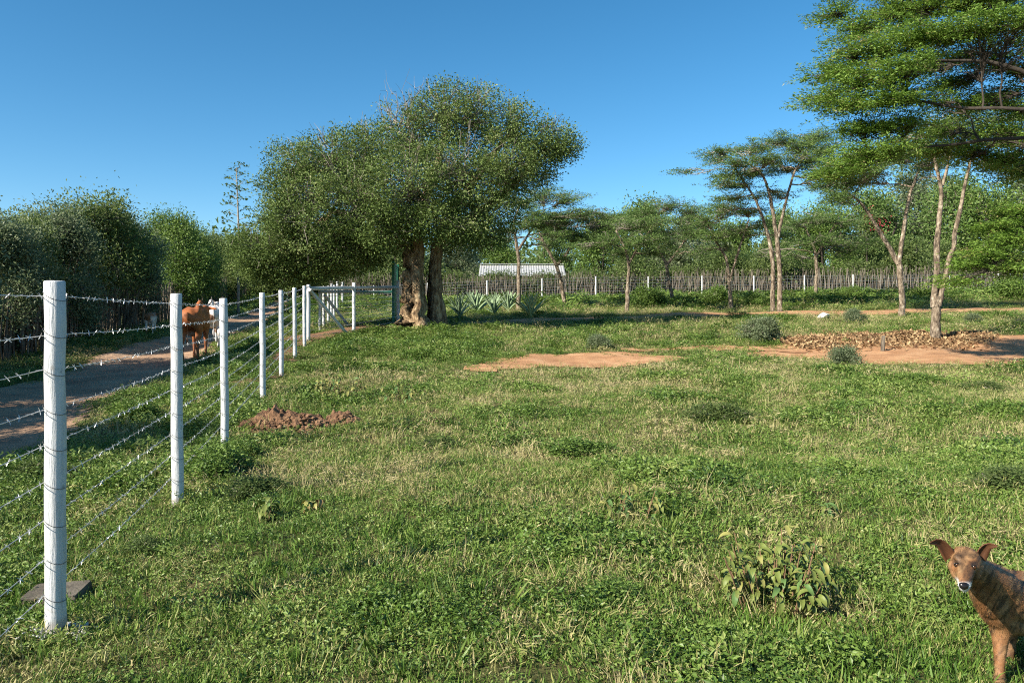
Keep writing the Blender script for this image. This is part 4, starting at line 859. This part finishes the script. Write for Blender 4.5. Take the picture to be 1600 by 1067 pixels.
    r = np.random.default_rng(3); nn = 40000; idx = r.integers(0, nf, nn); p0 = cen[idx]+r.normal(size=(nn, 3))*.002; N0 = nor[idx]
    flow = np.where((p0[:, 1] < -.12)[:, None], np.array([.0, .6, .5]), np.array([.6, .5, -.6])); flow = unit(flow+r.normal(size=(nn, 3))*.35); flow = unit(flow-N0*np.sum(flow*N0, 1)[:, None])
    ln = (r.uniform(.006, .014, nn)*np.where(p0[:, 1] < -.2, .5, 1)*np.where(p0[:, 2] < .2, .6, 1))[:, None]; side = unit(np.cross(N0, flow))*.0007
    V = np.stack([p0-side, p0+side, p0+flow*ln+N0*ln*.35], 1).reshape(-1, 3)
    lv = np.zeros(nf*4, np.int32) if len(me.loops) == nf*4 else None
    fv = np.array([pol[int(i)].vertices[0] for i in idx]); cc = np.repeat(col[fv]*r.uniform(.75, 1.3, (nn, 1)), 3, 0)
    link('fur', mesh_np('fur', V, np.arange(3*nn).reshape(-1, 3), False, [M['fur']], vcol=cc), t, kind='stuff')
build_dog()

# --- cattle (local: nose towards +Y, feet at z 0)
def cow_chains(hump=True, headup=0.0, headturn=0.0):
    c = [[(0, -.70, 1.02, .24, .20, .24), (0, -.45, 1.00, .27, .25, .29), (0, 0, .95, .31, .3, .33), (0, .40, .98, .27, .25, .31), (0, .62, 1.02, .20, .2, .28)],
         [(-.17, -.72, 1.14, .07), (-.1, -.3, 1.22, .09)], [(.17, -.72, 1.14, .07), (.1, -.3, 1.22, .09)], [(0, -.75, 1.18, .06), (0, .3, 1.25, .08), (0, .6, 1.22, .10)],
         [(0, .6, 1.08, .17, .2, .24), (headturn*.3, .92, 1.16+headup*.6, .12, .16, .17), (headturn*.6, 1.15, 1.24+headup, .105, .12, .13), (headturn*.8, 1.30, 1.16+headup, .085, .12, .10), (headturn, 1.48, 1.02+headup, .065, .08, .075)],
         [(headturn*.6-.12, 1.13, 1.28+headup, .03, .03, .05), (headturn*.6-.26, 1.08, 1.25+headup, .06, .02, .04)], [(headturn*.6+.12, 1.13, 1.28+headup, .03, .03, .05), (headturn*.6+.26, 1.08, 1.25+headup, .06, .02, .04)],
         [(0, .66, .84, .10, .14, .16), (0, .85, .92, .05, .1, .12)],
         [(0, -.40, .66, .13, .14, .09)]]
    if hump: c.append([(0, .42, 1.32, .09, .17, .12), (0, .50, 1.38, .07, .12, .10)])
    for s in (-1, 1):
        o = .05*s
        c.append([(.17*s, -.62, .88, .12, .18, .2), (.18*s, -.56, .66, .085, .12, .12), (.17*s, -.68, .46, .05, .062, .07), (.17*s, -.70+o, .40, .046, .06, .05), (.165*s, -.66+o, .18, .036, .042, .05), (.165*s, -.64+o, .09, .046, .05, .04), (.165*s, -.62+o, .03, .05, .065, .03)])
        c.append([(.15*s, .48, .84, .10, .13, .17), (.15*s, .50-o, .58, .062, .075, .08), (.15*s, .51-o, .40, .05, .052, .05), (.15*s, .50-o, .20, .036, .04, .05), (.15*s, .51-o, .09, .045, .05, .04), (.15*s, .53-o, .03, .05, .062, .03)])
    c.append([(0, -.92, 1.14, .035), (0, -.97, .95, .022), (0, -.95, .6, .016), (0, -.95, .48, .035, .03, .08), (0, -.95, .40, .02, .02, .06)])
    return c
def cow(label, cat, X, Y, rz, scale, colfn, hump=True, headup=0, turn=0, name='cow'):
    me = body_mesh(cow_chains(hump, headup, turn), .022, 5); v = verts_of(me); paint(me, colfn(v)); me.materials.append(M['coat'])
    t = thing(name, label, cat, (X, Y, hg(X, Y)), rz); t.scale = (scale,)*3
    link('body', me, t)
    if hump:
        for s in (-1, 1):
            link('horn', MB().tube(np.array([[turn*.6+.07*s, 1.14, 1.34+headup], [turn*.6+.15*s, 1.13, 1.42+headup], [turn*.6+.17*s, 1.16, 1.52+headup]]), [.028, .02, .006], 7).mesh('horn', M['horn'], True), t)
    return t
def brown(v):
    n = vnoise(v[:, 1]*1+v[:, 2]*.7, v[:, 0]+v[:, 2], .25, 1); c = np.array([.36, .115, .034])*(.8+.4*n)[:, None]
    k = sstep(.62, .3, v[:, 2])*.45; c = c*(1-k[:, None])+np.array([.20, .11, .07])*k[:, None]
    k = sstep(.16, .05, np.abs(v[:, 0]))*sstep(.72, .62, v[:, 2])*sstep(.5, .56, v[:, 2])*.6; return c*(1-k[:, None])+np.array([.5, .38, .28])*k[:, None]
def speckled(v):
    n = vnoise(v[:, 1]+v[:, 0]*.6, v[:, 2]+v[:, 0]*.5, .16, 2); k = sstep(.60, .72, n); return np.array([.70, .66, .62])*(1-k[:, None])+np.array([.28, .16, .10])*k[:, None]
def patched(v):
    n = vnoise(v[:, 1], v[:, 2], .5, 4); k = np.clip(sstep(.95, 1.15, v[:, 2])+sstep(.35, .5, n)*(v[:, 0] < .08), 0, 1); return np.array([.72, .68, .62])*(1-k[:, None])+np.array([.28, .13, .06])*k[:, None]
cow('brown humped cow seen from behind, standing on the dirt road', 'cow', at(306, 560, 17.8)[0], 17.8, R(11), .93, brown, True, .0, .0)
cow('white speckled cow mostly hidden behind the brown one', 'cow', at(331, 545, 20.2)[0], 20.2, R(24), .86, speckled, True, .05, .35)
cow('small brown and white calf in the shade of the hedge', 'calf', *onground(236, 523)[:2], R(18), .56, patched, False, -.05, .1, name='calf')

# ------------------------------------------------------------------ grass and weeds: points carrying instanced tufts
src = bpy.data.collections.new('tuft_sources')
def tuft(name, n, hmin, hmax, lean, width, rad, seed, mat, dry=.0, curl=.6):
    r = np.random.default_rng(seed); V = []; Fq = []; T = []
    a = r.uniform(0, 6.28, n); d = rad*np.sqrt(r.random(n)); H = r.uniform(hmin, hmax, n); b = r.uniform(0, 6.28, n); ln = np.abs(r.normal(size=n))*lean
    for k in range(n):
        p = np.array([d[k]*math.cos(a[k]), d[k]*math.sin(a[k]), -.01]); dr = np.array([math.cos(b[k]), math.sin(b[k]), 0]); sd = np.array([-dr[1], dr[0], 0])*width*r.uniform(.6, 1.3)/2
        l = min(ln[k], 1.6); m1 = p+np.array([0, 0, H[k]*.55*math.cos(l*.5)])+dr*H[k]*.55*math.sin(l*.5); tp_ = m1+np.array([0, 0, H[k]*.5*math.cos(l*1.3+curl*.3)])+dr*H[k]*.5*math.sin(l*1.3+curl*.3)
        i = len(V); V += [p-sd, p+sd, m1+sd*.8, m1-sd*.8, tp_]; Fq.append((i, i+1, i+2, i+3)); T.append((i+3, i+2, i+4))
    ti = np.repeat(np.where(r.random(n) < dry, r.uniform(.25, .5, n), r.normal(size=n)*.15), 1)
    me = mesh_np(name, np.array(V), [np.array(Fq), np.array(T)], False, [mat], np.r_[ti, ti]); o = bpy.data.objects.new(name, me); src.objects.link(o)
def weed(name, n, rad, hmin, hmax, L, W, seed, mat):
    r = np.random.default_rng(seed); a = r.uniform(0, 6.28, n); d = rad*np.sqrt(r.random(n)); P = np.c_[d*np.cos(a), d*np.sin(a), r.uniform(hmin, hmax, n)*(1.15-d/rad*.7)]
    V, Fq = leaf_quads(P, L, W, r, .8, .5, np.c_[np.cos(a), np.sin(a), np.zeros(n)]*.6)
    me = mesh_np(name, V, Fq, False, [mat], r.normal(size=n)*.12); o = bpy.data.objects.new(name, me); src.objects.link(o)
tuft('k00', 44, .025, .06, .95, .0060, .11, 1, M['grass'], .22)      # short turf
tuft('k01', 44, .02, .055, 1.1, .0055, .12, 2, M['grass'], .35)
tuft('k02', 44, .025, .07, 1.5, .0050, .13, 3, M['grass'], .75)      # matted straw
tuft('k03', 34, .05, .10, .75, .0065, .09, 4, M['grass'], .15)      # taller green tuft
tuft('k04', 16, .08, .22, .65, .0038, .09, 5, M['grass'], .8)       # straw stalks
weed('k05', 90, .11, .008, .04, .020, .011, 6, M['weed'])            # creeping herb
weed('k06', 140, .13, .01, .08, .025, .012, 7, M['weed'])           # leafy weed
weed('k07', 170, .14, .02, .13, .031, .014, 8, M['weed'])           # tall weed
tuft('k08', 16, .06, .12, .9, .011, .05, 9, M['weed'], 0)           # strap-leaved rosette
def scatter(n, x, y, dens_fn):
    r = rng.random(len(x)); k = r < dens_fn(x, y); return x[k], y[k]
XS, YS, LOD = [], [], []
for (ya, yb, dn, ls) in [(1.9, 4.5, 400, .80), (4.5, 8, 280, .92), (8, 14, 150, 1.12), (14, 22, 80, 1.45), (22, 34, 36, 2.0), (34, 50, 14, 2.8)]:
    ym = np.arange(ya, yb, .25)
    for q in ym:
        xl = -.70*q-1.0; xr = .70*q+1.2
        xl = max(xl, float(road_l(q))-2.2) if q > 3 else xl
        n = int((xr-xl)*min(.25, yb-q)*dn); XS.append(rng.uniform(xl, xr, n)); YS.append(rng.uniform(q, min(q+.25, yb), n)); LOD.append(np.full(n, ls))
x = np.concatenate(XS); y = np.concatenate(YS); ls = np.concatenate(LOD)
bm_ = bare(x, y); wn_ = vnoise(x, y, 1.3, 20)*.6+vnoise(x, y, .45, 21)*.4; dn_ = vnoise(x, y, 1.9, 22)*.36+vnoise(x, y, .55, 23)*.40+vnoise(x, y, .22, 24)*.24+.01
near_tree = np.exp(-(((x+3.0)/4.2)**2+((y-20.5)/4.0)**2))         # lush cover on the rise before the big tree
verge = sstep(.6, -.6, x-fence_x(y))*(x > road_r(y)-.4)
wet = np.clip(wn_+.30*near_tree+.1*verge+.25*sstep(37, 42, y), 0, 1); dryv = np.clip(dn_+.05-.25*near_tree-.12*verge+.05*sstep(4, 9, x)+.06*sstep(6, 11, y)*(1-sstep(18, 24, y)), 0, 1)
keep = rng.random(len(x)) > bm_*1.02
keep &= ~((np.abs(x-PT[1][0]) < .09) & (np.abs(y-PT[1][1]) < .07))
keep &= ~((np.abs(x-at(88, 934, 3.92)[0]) < .13) & (np.abs(y-3.92) < .10))
keep &= rng.random(len(x)) > .22*sstep(.52, .75, dryv)
x, y, ls, wet, dryv, bm_ = [v[keep] for v in (x, y, ls, wet, dryv, bm_)]
n = len(x); u = rng.random(n); idx = np.zeros(n, int)
idx = np.where(u < .5, 0, 1)
idx = np.where(rng.random(n) < .75*sstep(.42, .62, dryv), 2, idx)
pw = sstep(.46, .74, wet)*(1-.45*sstep(6, 3, y)*sstep(-1, 1, x))
idx = np.where(rng.random(n) < .24+.30*pw, 5, idx); idx = np.where(rng.random(n) < .30*pw, 6, idx); idx = np.where(rng.random(n) < .20*sstep(.6, .8, wet)*(y > 4.5), 7, idx)
idx = np.where((rng.random(n) < .05), 3, idx); idx = np.where((rng.random(n) < .012+.03*(dryv > .55)), 4, idx); idx = np.where((rng.random(n) < .012), 8, idx)
pl = onground(1210, 945); dogz = (np.hypot(x-2.05, y-3.1) < .6) | (np.hypot(x-pl[0], y-pl[1]) < .5); idx = np.where(dogz, np.where(idx >= 5, 1, idx), idx)
tint = np.where(idx <= 4, .30+.55*(dryv-.42)*1.6+rng.normal(size=n)*.09, .46+.45*(vnoise(x, y, .8, 31)-.5)+rng.normal(size=n)*.2)
tint = np.clip(tint+np.where(idx <= 4, .045+.3*(vnoise(x, y, .5, 33)-.5), .08), 0, .95)
sc = ls*rng.uniform(.75, 1.35, n)*np.where((idx >= 5) & (y > 36), 1.5, 1)*np.where(bm_ > .15, .8, 1)*(.8+.5*wet)
def scatter_object(name, label, cat, sel):
    m = int(sel.sum()); me = bpy.data.meshes.new(name); me.vertices.add(m); X, Yv = x[sel], y[sel]
    me.vertices.foreach_set('co', np.stack([X, Yv, hgt(X, Yv)-.004], -1).astype(np.float32).ravel())
    def at_(nm, ty, val, key='value'): a = me.attributes.new(nm, ty, 'POINT'); a.data.foreach_set(key, np.ascontiguousarray(val).ravel())
    at_('tint', 'FLOAT', tint[sel].astype(np.float32)); at_('kindex', 'INT', idx[sel].astype(np.int32))
    s = sc[sel]; at_('tsc', 'FLOAT_VECTOR', np.stack([s, s, s/ls[sel]**.8], -1).astype(np.float32), 'vector')
    at_('trot', 'FLOAT_VECTOR', np.stack([rng.normal(size=m)*np.where(idx[sel] == 2, .55, .25), rng.normal(size=m)*np.where(idx[sel] == 2, .55, .25), rng.uniform(0, 6.28, m)], -1).astype(np.float32), 'vector')
    o = link(name, me, kind='stuff', label=label, cat=cat)
    ng = bpy.data.node_groups.new(name+'_scatter', 'GeometryNodeTree'); ng.interface.new_socket('Geometry', in_out='INPUT', socket_type='NodeSocketGeometry'); ng.interface.new_socket('Geometry', in_out='OUTPUT', socket_type='NodeSocketGeometry')
    N, L = ng.nodes, ng.links; gi = N.new('NodeGroupInput'); go = N.new('NodeGroupOutput'); ci = N.new('GeometryNodeCollectionInfo'); ci.inputs['Collection'].default_value = src; ci.inputs['Separate Children'].default_value = True; ci.inputs['Reset Children'].default_value = True
    ip = N.new('GeometryNodeInstanceOnPoints'); ip.inputs['Pick Instance'].default_value = True
    def na(nm, ty): a = N.new('GeometryNodeInputNamedAttribute'); a.data_type = ty; a.inputs['Name'].default_value = nm; return a.outputs[0]
    L.new(gi.outputs[0], ip.inputs['Points']); L.new(ci.outputs[0], ip.inputs['Instance']); L.new(na('kindex', 'INT'), ip.inputs['Instance Index']); L.new(na('trot', 'FLOAT_VECTOR'), ip.inputs['Rotation']); L.new(na('tsc', 'FLOAT_VECTOR'), ip.inputs['Scale'])
    L.new(ip.outputs[0], go.inputs[0]); md = o.modifiers.new('scatter', 'NODES'); md.node_group = ng
    return o
scatter_object('grass', 'short patchy grass and straw covering the field', 'grass', idx <= 4)
scatter_object('weeds', 'low leafy weeds growing through the grass', 'weeds', idx > 4)
print('TUFTS', n)
